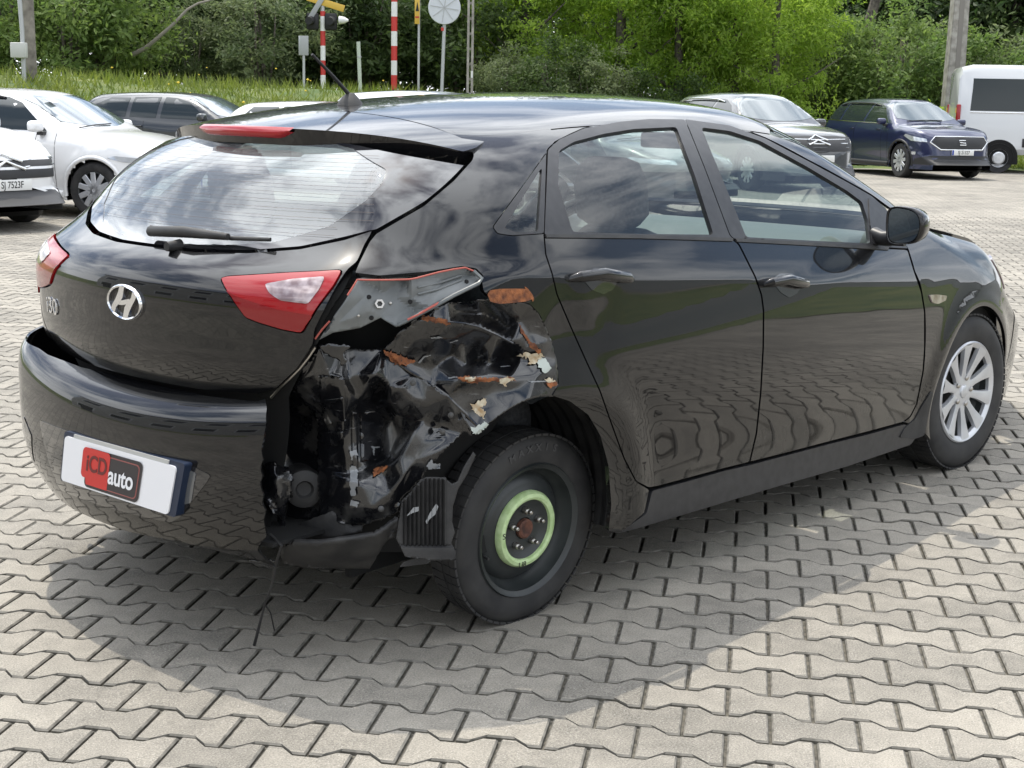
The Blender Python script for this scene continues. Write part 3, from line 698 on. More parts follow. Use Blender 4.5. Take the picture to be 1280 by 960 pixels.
# --- rear wiper
wpv = pix3([(212, 303), (188, 289), (285, 296), (338, 299.5)], hero, -.022)
wip = tube('wiper', [wpv[1]+[0, .01, 0], wpv[1], (wpv[1]+wpv[2])/2+[-.012, 0, .006], wpv[2]], [.006, .014, .015, .009], plastic, tg, 12)
tube('wiper_blade', [wpv[1]+[.0, 0, .012], wpv[2]+[.01, 0, -.004], wpv[3]], [.004, .006, .005], plastic, wip, 8)
wf = pix3([(213, 308)], hero, -.012)[0]; tube('wiper_pivot', [wf+[.03, 0, .0], wf+[-.012, 0, 0]], [.018, .012], plastic, wip, 12)
hubline = mat('heater_wire_brown', (.10, .07, .05), .6)
for k in range(11):                                                   # heater wires on the rear glass
    z_ = 1.10+.019*k; w_ = .66-.10*(z_-1.10)-(.10 if k < 2 else 0); Ph = cyl.to3(np.array([(a, z_) for a in np.linspace(-w_, w_, 22)])); tube('heater_wire', Ph-[.004, 0, 0], .00035, hubline, rw, 4)
# --- emblem and model letters
def frame_at(px, S=hero, up=(0, 0, 1), off=.003):
    P = pix3([px], S); n = S.normal(P)[0]; p = P[0]+n*off; z = Vector(n); x = Vector(up).cross(z).normalized(); y = z.cross(x)
    return Matrix(((x.x, y.x, z.x, p[0]), (x.y, y.y, z.y, p[1]), (x.z, y.z, z.z, p[2]), (0, 0, 0, 1)))
M = frame_at((157.5, 377.5)); bm = bmesh.new(); n = 64; a_, b__ = .073, .047
rings = []
for k in range(n):
    t = 2*math.pi*k/n; rings.append([bm.verts.new(M @ Vector((a_*s*math.cos(t), (b__-(1-s)*a_*1.0)*math.sin(t), h))) for s, h in ((1., -.004), (1., .004), (.955, .007), (.90, .004), (.90, -.004))])
for k in range(n):
    for i in range(4): bm.faces.new((rings[k][i], rings[(k+1) % n][i], rings[(k+1) % n][i+1], rings[k][i+1]))
bmesh.ops.recalc_face_normals(bm, faces=bm.faces[:]); emb = bmobj('emblem', bm, chrome, tg, True, 50)
def bar(pts_l, pts_r, h=.005):
    bm = bmesh.new(); A = [bm.verts.new(M @ Vector((x+.22*y, y*.98, h))) for x, y in pts_l+pts_r[::-1]]; B = [bm.verts.new(M @ Vector((x+.22*y, y*.98, -.003))) for x, y in pts_l+pts_r[::-1]]
    bm.faces.new(A); m_ = len(A)
    for k in range(m_): bm.faces.new((A[k], B[k], B[(k+1) % m_], A[(k+1) % m_]))
    bmesh.ops.recalc_face_normals(bm, faces=bm.faces[:]); return bm
# slanted letter H: two leaning stems joined by a sweeping bar
bmobj('emblem_letter', bar([(-.055, -.024), (-.046, -.008), (-.034, .010), (-.026, .026), (-.022, .040)], [(-.036, -.036), (-.031, -.016), (-.018, -.004), (-.006, .012), (-.001, .044)]), chrome, emb)
bmobj('emblem_letter', bar([(.001, -.044), (.006, -.012), (.018, .004), (.031, .016), (.036, .036)], [(.022, -.040), (.026, -.026), (.034, -.010), (.046, .008), (.055, .024)]), chrome, emb)
bmobj('emblem_letter', bar([(-.030, .010), (-.012, .004), (.006, .008), (.022, .012)], [(-.022, -.008), (-.006, -.008), (.012, -.004), (.030, -.008)], .0045), chrome, emb)
Mt = frame_at((66, 383)); text('model_lettering', 'i30', .066, chrome, tg, Mt, .0012, 1.25, .0)
# --- number plate with printed sheet, in its recess
def quadbox(name, px4, S, d0, thick, m, parent):
    P = pix3(px4, S, d0); n = np.cross(P[1]-P[0], P[3]-P[0]); n /= np.linalg.norm(n)
    if n@(CAM-P[0]) < 0: n = -n
    V = list(P)+list(P-n*thick); return meshobj(name, V, [(0, 1, 2, 3), (7, 6, 5, 4), (0, 4, 5, 1), (1, 5, 6, 2), (2, 6, 7, 3), (3, 7, 4, 0)], m, parent, False), P, n
cavp = rd(cylb.inv(pix3([(50, 525), (78, 536), (230, 577), (264, 594), (258, 604), (238, 630), (226, 646), (214, 653), (76, 612), (66, 590)], bump)))
panel('plate_recess', frit, bmp, cavp, cylb, .03, gap=0, off=.0015, flange=.001)
blue = mat('blue_plate_edge', (.008, .018, .045), .4)
PLP = np.array([(82, 544.5), (221, 583.5), (210.5, 643.5), (77, 600)], float)
PL3 = pix_plane(PLP, 0, -.800); dpl = rays(PLP)
def plate_pt(uv, lift=0.):
    """plate coordinates (0..1, 0..1 downwards) on the flat sheet"""
    u_, v_ = uv; p = (1-u_)*(1-v_)*PL3[0]+u_*(1-v_)*PL3[1]+u_*v_*PL3[2]+(1-u_)*v_*PL3[3]
    return p+np.array([-lift, 0, 0])
def plate_poly(name, pts, lift, m, parent, depth=None):
    V = [plate_pt(p, lift) for p in pts]; n_ = len(V)
    if depth is None: return meshobj(name, V, [tuple(range(n_))[::-1]], m, parent, False)
    V2 = [plate_pt(p, lift-depth) for p in pts]
    return meshobj(name, V+V2, [tuple(range(n_)), tuple(range(2*n_-1, n_-1, -1))]+[(k, k+n_, (k+1) % n_+n_, (k+1) % n_) for k in range(n_)], m, parent, False)
def rr(x0, y0, x1, y1, r, asp=3.6, n=5):
    o = []
    for cx, cy, a0 in ((x1-r, y0+r*asp, -90), (x1-r, y1-r*asp, 0), (x0+r, y1-r*asp, 90), (x0+r, y0+r*asp, 180)):
        for k in range(n+1):
            a = math.radians(a0+90*k/n); o.append((cx+r*math.cos(a), cy+r*asp*math.sin(a)))
    return o
plate = plate_poly('plate_holder', rr(-.02, -.09, 1.055, 1.02, .02), -.002, blue, bmp, .026)
sheet = plate_poly('plate_sheet', rr(0, 0, 1, 1, .025), .002, white, plate, .004)
plate_poly('plate_top_strip', rr(.08, -.085, .93, .0, .004), .001, mat('grey_plate_edge', (.45, .45, .43), .5), plate, .003)
pred = mat('red_print', (.55, .035, .028), .5); pdark = mat('charcoal_print', (.035, .03, .032), .5); pmar = mat('maroon_print', (.13, .02, .018), .5)
plate_poly('printed_frame', rr(.23, .10, .735, .96, .035), .004, pdark, sheet)
plate_poly('printed_line', rr(.28, .17, .715, .90, .03), .0046, mat('faded_red_print', (.30, .10, .09), .5), sheet)
plate_poly('printed_dark_half', rr(.29, .195, .706, .875, .025), .0052, pdark, sheet)
plate_poly('printed_red_half', rr(.195, .10, .45, .76, .03)+[], .0058, pred, sheet)
plate_poly('printed_red_half', [(.23, .6), (.45, .6), (.45, .90), (.25, .90)], .0055, pred, sheet)
ex = PL3[1]-PL3[0]; ey = PL3[0]-PL3[3]; exl = np.linalg.norm(ex); ex = ex/exl; eyl = np.linalg.norm(ey); ey = ey/eyl; ez = np.cross(ex, ey)
def plate_text(s, uv, size, m, sx, sp=1., b=0.):
    p = plate_pt(uv, .0066); Mx = Matrix(((ex[0], ey[0], ez[0], p[0]), (ex[1], ey[1], ez[1], p[1]), (ex[2], ey[2], ez[2], p[2]), (0, 0, 0, 1)))
    text('printed_word', s, size, m, sheet, Mx, .0002, sx, b, spacing=sp)
plate_text('iCD', (.335, .44), .066, pmar, .86, 1.0, .0014)
plate_text('auto', (.565, .56), .072, white, .86, .98, .0016)
# clear lamp lens right of the plate
panel('plate_side_lens', mat('smoked_lens', (.10, .105, .11), .15, 0, 1.), bmp, rd(cylb.inv(pix3([(231, 585), (246, 591), (240, 628), (228, 631)], bump))), cylb, .02, gap=0, off=.003, flange=.002)
panel('bumper_reflector', frit, bmp, rd(cylb.inv(pix3([(30, 520), (40, 545), (44, 580), (36, 560), (28, 535)], bump))), cylb, .02, gap=0, off=.002, flange=.001)
# --- left lamp on the quarter and the whole far quarter panel
pk = rd(cyl.inv(pix3(POCK))); lampL = [(-a, z) for a, z in pk]
lampL = [(-a, z) for a, z in rd(cyl.inv(pix3([(428, 348), (448, 347), (530, 341), (580, 333), (603, 346), (589, 359), (540, 383), (500, 402), (450, 420), (396, 430), (383, 417), (398, 386)])))]
qh = [(-a, z) for a, z in rd(cyl.inv(pix3(quarter_px[:11]+[(448, 347.5), (530, 341), (580, 333), (604, 345), (590, 361), (540, 385), (500, 404), (450, 422), (394, 433), (372, 464), (350, 486)])))]
qL = [(-a, z) for a, z in rd(cyl.inv(pix3([(698, 480)]+ARCH+[(775, 668), (806, 641), (812, 612)]+RE[::-1][1:]+[(680, 292), (684, 187), (699, 173), (715, 166), (680, 150), (630, 146), (596, 150), (570, 157)])))]
arcL = [(-.355*math.cos(a), .31+.375*math.sin(a)) for a in np.radians(np.linspace(5, 88, 14))]
al = [(float(np.arctan2(.86, -(x-AX))), z) for x, z in arcL]
qleft = qh+[(1.16, .74), (1.30, .735), (1.38, .69)]+al[2:]+qL
qgL = [(-a, z) for a, z in rd(cyl.inv(pix3(qg_out)))]; qgiL = [(-a, z) for a, z in rd(cyl.inv(pix3(qg_in)))]
hero_clean = Shape(**dict(hero_kw, dents=())); cylc = Cyl(hero_clean)
ql = panel('quarter_panel', paint, car, qleft, cylc, .03, holes=[qgL], gap=.002)
panel('window_frame', trim, ql, qgL, cylc, .03, holes=[qgiL], gap=.001)
panel('window_glass', glass_side, ql, qgiL, cylc, .04, gap=-.003, flange=0, off=-.005)
panel('tail_lamp', redlens, car, lampL, cylc, .02, gap=.002, off=.004)
# --- door handles
for hx, dr, pxs in ((.13, rear_door, [(712, 349), (750, 343), (789, 349)]), (1.11, front_door, [(955, 356), (982, 350), (1009, 356)])):
    P = pix3(pxs, hero, -.010); Pi = pix3(pxs, hero, .004)
    pts = [Pi[0], P[0]*.75+P[1]*.25+[0, -.008, .004], P[1]+[0, -.012, .003], P[2]*.8+P[1]*.2+[0, -.008, .003], Pi[2]]
    hd = tube('door_handle', pts, [.008, .015, .017, .016, .010], paint, dr, 14)
    for v in hd.data.vertices: v.co.y += 0
    cx, cy = pxs[1]; cup = [(cx-22, cy+6), (cx+22, cy+8), (cx+16, cy+19), (cx+4, cy+25), (cx-10, cy+20)]
    if hx > 1: cup = [(cx-14, cy+6), (cx+20, cy+7), (cx+14, cy+17), (cx+4, cy+22), (cx-6, cy+16)]
    panel('handle_cup', frit, dr, cup, pxm, .012, gap=0, off=.0012, flange=0)
    tp = [(cx-18, cy-1), (cx-8, cy-8), (cx+8, cy-8), (cx+18, cy-1)]
    panel('handle_cup', frit, dr, tp, pxm, .012, gap=0, off=.0012, flange=0)
# --- right mirror
mg = [(1112, 261), (1122, 259), (1140, 262), (1149, 270), (1151, 283), (1147, 297), (1138, 304), (1118, 304.5), (1111, 300), (1110, 280)]
G3 = pix_plane(mg, 0, 1.79); ctr = G3.mean(0); V = []; F = []
prof = [(0., 1.0, 1.0), (-.012, 1.06, 1.04), (.03, 1.12, 1.08), (.075, 1.02, 1.0), (.105, .78, .76), (.122, .4, .4)]
m_ = len(G3); G4 = []
Gs = chaikin(G3[:, 1:], 2); m_ = len(Gs); gc = Gs.mean(0)
for dx, ky, kz in prof:
    for g in Gs: V.append((1.79+dx, gc[0]+(g[0]-gc[0])*ky, gc[1]+(g[1]-gc[1])*kz))
for r_i in range(len(prof)-1):
    for k in range(m_): F.append((r_i*m_+k, r_i*m_+(k+1) % m_, (r_i+1)*m_+(k+1) % m_, (r_i+1)*m_+k))
F.append(tuple((len(prof)-1)*m_+k for k in range(m_)))
mir_ = meshobj('door_mirror', V, F, paint, front_door)
meshobj('mirror_glass', [(1.787, gc[0]+(g[0]-gc[0])*.97, gc[1]+(g[1]-gc[1])*.96) for g in Gs], [tuple(range(m_))], mat('mirror_glass', (.30, .33, .34), .02, 1.), mir_, False)
tube('mirror_stalk', [(1.87, gc[0]+.03, gc[1]-.05), (1.86, gc[0]+.11, gc[1]-.055), (1.87, -.80, .99)], [.03, .026, .03], trim, mir_, 10)
panel('mirror_triangle', trim, front_door, [(1085, 247), (1106, 262), (1114, 283), (1116, 308), (1090, 306), (1086, 275)], pxm, .02, gap=0, off=.004, flange=.003)
bm = bmesh.new(); add_box(bm, (1.86, -gc[0], gc[1]), (.12, .20, .13), None, .04, 3); bmobj('door_mirror', bm, paint, car, True, 40)
# side repeater
panel('side_repeater', clearlens, fw, c5((962, 770), (985, 768), (1020, 772), (1016, 788), (990, 800), (972, 796)), pxm, .01, gap=0, off=.005, flange=.006)

# --- inner structure: near-black shell puts shade into the panel gaps; floor, wheelhouses
inn = thing  # readability
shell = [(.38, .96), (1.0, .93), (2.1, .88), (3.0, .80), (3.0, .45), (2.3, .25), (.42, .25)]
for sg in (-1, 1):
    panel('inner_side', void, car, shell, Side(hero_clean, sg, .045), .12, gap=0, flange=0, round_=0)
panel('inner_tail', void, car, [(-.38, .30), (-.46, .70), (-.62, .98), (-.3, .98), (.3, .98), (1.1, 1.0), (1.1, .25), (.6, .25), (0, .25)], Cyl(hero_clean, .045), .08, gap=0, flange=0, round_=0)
bm = bmesh.new(); add_box(bm, (1.5, 0, .25), (3.3, 1.36, .05)); add_box(bm, (-.35, .1, .36), (.5, .9, .12)); bmobj('floor_pan', bm, void, car)
ut = [(-.745+.25*y*y+.1*y**4, y) for y in np.linspace(-.5, .80, 18)]
prism('light_block_plate', ut+[(-.2, .80), (-.2, -.5)], .335, .345, void, car, 0, 'XY')  # added plate, stops sunlight leaking through the hollow tail
box('rear_bulkhead', (-.30, 0, .70), (.02, 1.3, .7), void, car)
box('exhaust_silencer', (-.42, .30, .34), (.22, .42, .13), plastic, car, None, .05, 3)
tube('rear_axle', [(0.02, -.66, .29), (.05, 0, .25), (.02, .74, .30)], .035, plastic, car)
# --- wheel parts
def tyre(name, r, w, rim, parent, blocks=True):
    s_ = r-rim; hw = w/2
    pr = [(rim-.006, -hw*.78), (rim, -hw*.88), (rim+.10*s_, -hw*.95), (rim+.28*s_, -hw*1.0), (rim+.55*s_, -hw*1.02), (rim+.78*s_, -hw*.97), (r-.012, -hw*.86), (r-.004, -hw*.76), (r, -hw*.60), (r+.0005, 0)]
    pr = pr+[(a, -b) for a, b in pr[:-1][::-1]]
    bm = bmesh.new(); add_lathe(bm, pr, 96); o = bmobj(name, bm, rubber, parent, True, 60)
    return o
def tread(r, w, parent, n=64):
    bm = bmesh.new()
    for k in range(n):
        a = 2*math.pi*(k+.5)/n; ca, sa = math.cos(a), math.sin(a)
        for sgn in (-1, 1):
            R_ = Matrix(((ca, 0, -sa), (0, 1, 0), (sa, 0, ca)))
            add_box(bm, R_ @ Vector((r-.0005, sgn*w*.36, 0)), (.007, w*.22, 2*math.pi*r/n*.82), R_)
        for off in (-.14, .14):
            R_ = Matrix(((ca, 0, -sa), (0, 1, 0), (sa, 0, ca))); add_box(bm, R_ @ Vector((r+.0005, off*w, 0)), (.006, w*.2, 2*math.pi*r/n*.9), R_)
    o = bmobj('tread', bm, rubber, parent); return o
def wheel_root(loc, toe=0, camber=0, spin=0):
    e = bpy.data.objects.new('wheel', None); e.empty_display_size = .05; link(e, car); e.location = loc; e.rotation_euler = (camber, spin, toe); return e
# steel spare on the damaged corner
ssteel = mat('black_steel_wheel', (.022, .025, .026), .42); noise_col(ssteel, (.014, .017, .018), (.034, .038, .038), 7, rough=(.3, .5))
lime = mat('lime_ring_paint', (.46, .60, .30), .55); noise_col(lime, (.36, .50, .22), (.52, .66, .36), 40); rust = mat('rust', (.20, .062, .022), .85); noise_col(rust, (.09, .028, .012), (.30, .105, .035), 45, rough=(.7, .95), bump=.5, bscale=120)
sw = wheel_root((.055, -.67, .273), math.radians(-5), math.radians(4)); sw.scale = (.932, .932, .932)
ty = tyre('tyre', .292, .126, .198, sw); tread(.292, .116, ty, 60)
lathe('rim', [(.165, .05), (.198, .058), (.205, .064), (.209, .060), (.209, -.060), (.205, -.066), (.198, -.060), (.190, -.056), (.186, -.030), (.176, -.018), (.168, -.006), (.163, -.012), (.155, -.022), (.135, -.030), (.118, -.034), (.105, -.044), (.098, -.050), (.088, -.046), (.076, -.036), (.060, -.034), (.034, -.036), (.031, -.030), (.0, -.030)], ssteel, sw, 72)
lathe('painted_ring', [(.092, -.048), (.094, -.056), (.102, -.060), (.112, -.057), (.1185, -.047), (.1185, -.036), (.092, -.04)], lime, sw, 72)
hubrust = mat('dark_hub_rust', (.08, .03, .02), .8); noise_col(hubrust, (.04, .018, .014), (.13, .05, .03), 50)
hub = lathe('hub_cap', [(.030, -.034), (.030, -.046), (.024, -.050), (.012, -.047), (0, -.047)], hubrust, sw, 32)
tube('valve', [(-.15, -.02, -.06), (-.152, -.05, -.062)], .0045, rubber, sw, 8)
for k in range(5):
    a = math.radians(72*k+20); c = (.057*math.cos(a), -.036, .057*math.sin(a))
    lathe('wheel_nut', [(.0105, .0), (.0105, -.012), (.008, -.018), (.0065, -.019), (.0065, -.030), (.004, -.033), (0, -.033)], steel, sw, 10, 'Y', c)
ink = mat('black_ink', (.01, .012, .01), .6)
Mf = lambda x, z, y, s=0: Matrix.Translation((x, y, z)) @ Matrix.Rotation(math.pi/2, 4, 'X') @ Matrix.Rotation(s, 4, 'Z')
text('ring_mark', 'U8', .026, ink, sw, Mf(-.018, -.106, -.0605), .0004, 1)
text('ring_mark', 'S', .026, ink, sw, Mf(-.104, -.0, -.0605), .0004, 1)
tmark = mat('raised_rubber', (.045, .045, .047), .6)
for k, ch in enumerate('MAXXIS'):
    a = math.radians(112-k*8.0); text('tyre_lettering', ch, .030, tmark, ty, Mf(.256*math.cos(a), .256*math.sin(a), -.0640, a-math.pi/2), .0015, 1.1, .001)
# factory wheels with ten-spoke covers
def road_wheel(loc, toe):
    wr = wheel_root(loc, toe, 0, math.radians(14)); t_ = tyre('tyre', .316, .19, .205, wr); tread(.316, .18, t_, 70)
    lathe('rim', [(.19, .07), (.205, .085), (.21, .08), (.21, -.08), (.204, -.088), (.196, -.080), (.190, -.04), (.17, -.02), (.09, -.012), (0, -.012)], ssteel, wr, 48)
    cv = lathe('wheel_cover', [(.207, -.082), (.2085, -.089), (.203, -.094), (.192, -.090), (.183, -.084), (.183, -.070), (.19, -.07)], silver, wr, 72)
    lathe('cover_hub', [(.072, -.062), (.070, -.070), (.05, -.074), (.028, -.074), (.026, -.079), (.02, -.082), (0, -.083)], silver, cv, 40)
    for k in range(10):
        a = math.radians(36*k); ca, sa = math.cos(a), math.sin(a); bm = bmesh.new(); rows = []
        for r_, wd, y_ in ((.05, .019, -.070), (.09, .016, -.074), (.13, .020, -.080), (.165, .027, -.086), (.195, .034, -.091)):
            row = []
            for (w_, dy) in ((-wd, .016), (-wd*.92, .0), (0, -.004), (wd*.92, .0), (wd, .016)):
                tx = w_+.0; row.append(bm.verts.new((r_*ca-tx*sa, y_+dy, r_*sa+tx*ca)))
            rows.append(row)
        for q0, q1 in zip(rows, rows[1:]):
            for i in range(4): bm.faces.new((q0[i], q0[i+1], q1[i+1], q1[i]))
        bmesh.ops.recalc_face_normals(bm, faces=bm.faces[:]); bmobj('spoke', bm, silver, cv, True, 45)
    for k in range(5):
        a = math.radians(72*k+18); lathe('wheel_nut', [(.011, -.055), (.011, -.078), (.006, -.082), (0, -.082)], steel, cv, 10, 'Y', (.056*math.cos(a), 0, .056*math.sin(a)))
    return wr
road_wheel((2.65, -.785, .317), math.radians(-6)); road_wheel((2.65, .785, .317), math.radians(174)); road_wheel((0, .785, .317), math.pi)
# wheel arch liners (ribbed half drums)
def liner(cx, cz, r, y0, y1, a0, a1, sg, ribs=0):
    V, F = [], []; A = np.radians(np.linspace(a0, a1, 60)); Y = np.linspace(y0, y1, 41 if ribs else 9)
    for a in A:
        for i, y in enumerate(Y):
            rr_ = r+(.004*(1 if (i//2) % 2 else -1) if ribs else 0); V.append((cx+rr_*math.cos(a), y, cz+rr_*math.sin(a)))
    m_ = len(Y)
    for i in range(len(A)-1):
        for k in range(m_-1): F.append((i*m_+k, i*m_+k+1, (i+1)*m_+k+1, (i+1)*m_+k))
    return meshobj('wheel_liner', V, F, plastic, car)
liner(0, .31, .372, -.845, -.42, -14, 105, -1, 1); liner(2.65, .315, .362, -.845, -.45, -20, 205, -1, 0); liner(2.65, .315, .362, .845, .45, -20, 205, 1, 0); liner(0, .31, .37, .845, .45, -20, 200, 1, 0)
box('inner_wheelhouse', (.02, -.40, .40), (.70, .02, .5), void, car); box('inner_wheelhouse', (2.65, -.44, .45), (.75, .02, .55), void, car); box('inner_wheelhouse', (2.65, .44, .45), (.75, .02, .55), void, car); box('inner_wheelhouse', (0, .44, .45), (.75, .02, .55), void, car)
panel('mud_flap', plastic, car, c6((968, 398), (975, 400), (960, 470), (945, 545), (912, 556), (862, 552), (880, 520), (915, 490), (935, 450)), pxm, .02, gap=0, off=.004, flange=.02)

# --- cabin
cloth = mat('seat_cloth', (.035, .036, .04), .9); noise_col(cloth, (.02, .021, .024), (.05, .052, .056), 90)
dash_m = mat('dashboard_plastic', (.10, .105, .10), .55); head_m = mat('headliner', (.38, .38, .36), .9); grey_m = mat('grey_trim', (.16, .17, .17), .5)
def soft(name, prof, parent, m):
    """rounded cushion: stack of superellipse rings (centre, half sizes, along local axis)"""
    bm = bmesh.new(); R_ = []
    for (c, ax_u, ax_v, hu, hv) in prof:
        ring = []
        for k in range(28):
            t = 2*math.pi*k/28; ct, st_ = math.cos(t), math.sin(t); e = .55
            ring.append(bm.verts.new(Vector(c)+Vector(ax_u)*hu*math.copysign(abs(ct)**e, ct)+Vector(ax_v)*hv*math.copysign(abs(st_)**e, st_)))
        R_.append(ring)
    for a, b in zip(R_, R_[1:]):
        for k in range(28): bm.faces.new((a[k], a[(k+1) % 28], b[(k+1) % 28], b[k]))
    bm.faces.new(R_[0][::-1]); bm.faces.new(R_[-1]); bmesh.ops.recalc_face_normals(bm, faces=bm.faces[:])
    return bmobj(name, bm, m, parent, True, 60)
def seat(x, y, wid=.25, headw=.13):
    s_ = bpy.data.objects.new('seat', None); s_.empty_display_size = .05; link(s_, car); s_.location = (x, y, .25)
    soft('cushion', [((.10, 0, .0), (1, 0, 0), (0, 1, 0), .20, wid*.85), ((.10, 0, .10), (1, 0, 0), (0, 1, 0), .26, wid), ((.12, 0, .18), (1, 0, -.1), (0, 1, 0), .26, wid), ((.12, 0, .22), (1, 0, -.1), (0, 1, 0), .20, wid*.8)], s_, cloth)
    ux = (.94, 0, .34)
    soft('backrest', [((-.10, 0, .16), ux, (0, 1, 0), .07, wid*.9), ((-.15, 0, .30), ux, (0, 1, 0), .085, wid), ((-.22, 0, .50), ux, (0, 1, 0), .08, wid*.98), ((-.28, 0, .68), ux, (0, 1, 0), .065, wid*.82), ((-.305, 0, .76), ux, (0, 1, 0), .05, wid*.66), ((-.31, 0, .785), ux, (0, 1, 0), .02, wid*.5)], s_, cloth)
    soft('headrest', [((-.315, 0, .80), ux, (0, 1, 0), .03, headw*.75), ((-.325, 0, .83), ux, (0, 1, 0), .05, headw), ((-.345, 0, .93), ux, (0, 1, 0), .055, headw), ((-.36, 0, .99), ux, (0, 1, 0), .045, headw*.85), ((-.365, 0, 1.01), ux, (0, 1, 0), .02, headw*.6)], s_, cloth)
    return s_
seat(1.20, -.37); seat(1.20, .37); seat(.28, -.36, .27, .12); seat(.28, .36, .27, .12)
panel('headliner', head_m, car, [(-.05, -.5), (-.05, .5), (1.5, .52), (1.5, -.52)], Top(hero_clean, .045), .1, gap=0, flange=0, round_=0)
soft('dashboard', [((2.02, 0, .62), (1, 0, 0), (0, 1, 0), .18, .70), ((2.03, 0, .80), (1, 0, 0), (0, 1, 0), .25, .72), ((2.08, 0, .93), (1, 0, 0), (0, 1, 0), .28, .72), ((2.10, 0, .965), (1, 0, 0), (0, 1, 0), .20, .68)], car, dash_m)
for y in (-.55, -.12, .12, .55): box('air_vent', (1.80, y, .86), (.03, .12, .07), plastic, car, None, .01)
bm = bmesh.new(); add_lathe(bm, [(.185+.014*math.cos(t), .014*math.sin(t)) for t in np.linspace(0, 2*math.pi, 13)], 40); add_box(bm, (0, 0, 0), (.36, .02, .05)); add_box(bm, (0, .0, -.05), (.11, .04, .12), None, .02)
bmesh.ops.rotate(bm, cent=(0, 0, 0), matrix=Matrix.Rotation(math.radians(90), 3, 'Z') , verts=bm.verts[:]); bmesh.ops.rotate(bm, cent=(0, 0, 0), matrix=Matrix.Rotation(math.radians(25), 3, 'Y'), verts=bm.verts[:]); bmesh.ops.translate(bm, vec=(1.66, .37, .89), verts=bm.verts[:])
bmobj('steering_wheel', bm, plastic, car, True, 40)
box('centre_console', (1.5, 0, .42), (.8, .2, .3), dash_m, car, None, .03); box('parcel_shelf', (-.32, 0, .98), (.36, 1.1, .02), cloth, car, None, .008)
box('interior_mirror', (1.70, 0, 1.30), (.03, .22, .06), plastic, car, None, .012)
# ---------------------------------------------------------------- the crushed corner
scuff = mat('scuffed_black_paint', (.012, .012, .014), .3, 0, .8)
N, L, b = nodes(scuff); t = N.new('ShaderNodeTexCoord')
n1 = N.new('ShaderNodeTexNoise'); n1.inputs['Scale'].default_value = 11; n1.inputs['Detail'].default_value = 8; n1.inputs['Roughness'].default_value = .65
mp_ = N.new('ShaderNodeMapping'); mp_.inputs['Scale'].default_value = (18, 18, 120); mp_.inputs['Rotation'].default_value = (.2, .5, 0); n2 = N.new('ShaderNodeTexNoise'); n2.inputs['Scale'].default_value = 1.2; n2.inputs['Detail'].default_value = 6
rp1 = N.new('ShaderNodeValToRGB'); rp1.color_ramp.elements[0].position = .54; rp1.color_ramp.elements[0].color = (.006, .0062, .0075, 1); rp1.color_ramp.elements[1].position = .78; rp1.color_ramp.elements[1].color = (.075, .073, .068, 1)
rp2 = N.new('ShaderNodeValToRGB'); rp2.color_ramp.elements[0].position = .68; rp2.color_ramp.elements[0].color = (0, 0, 0, 1); rp2.color_ramp.elements[1].position = .82; rp2.color_ramp.elements[1].color = (1, 1, 1, 1)
mxs = N.new('ShaderNodeMixRGB'); mxs.inputs['Color2'].default_value = (.22, .22, .22, 1)
L.new(t.outputs['Object'], n1.inputs['Vector']); L.new(t.outputs['Object'], mp_.inputs['Vector']); L.new(mp_.outputs[0], n2.inputs['Vector']); L.new(n1.outputs['Fac'], rp1.inputs['Fac']); L.new(n2.outputs['Fac'], rp2.inputs['Fac'])
L.new(rp2.outputs[0], mxs.inputs['Fac']); L.new(rp1.outputs[0], mxs.inputs['Color1']); L.new(mxs.outputs[0], b.inputs['Base Color'])
mr = N.new('ShaderNodeMapRange'); mr.inputs['From Min'].default_value = .4; mr.inputs['From Max'].default_value = .7; mr.inputs['To Min'].default_value = .10; mr.inputs['To Max'].default_value = .45; L.new(n1.outputs['Fac'], mr.inputs['Value']); L.new(mr.outputs[0], b.inputs['Roughness'])
primer = mat('beige_primer', (.42, .36, .24), .8); noise_col(primer, (.30, .20, .10), (.55, .50, .38), 60); paleprimer = mat('pale_primer', (.42, .46, .42), .7)
pocketm = mat('grey_lamp_pocket', (.11, .12, .122), .38); noise_col(pocketm, (.085, .095, .097), (.16, .17, .17), 10, rough=(.28, .5))
redseal = mat('red_sealant', (.36, .085, .065), .7); scratch = mat('bare_scratch', (.24, .25, .26), .4, .3); boltm = mat('dull_bolt', (.09, .09, .09), .5, .5)

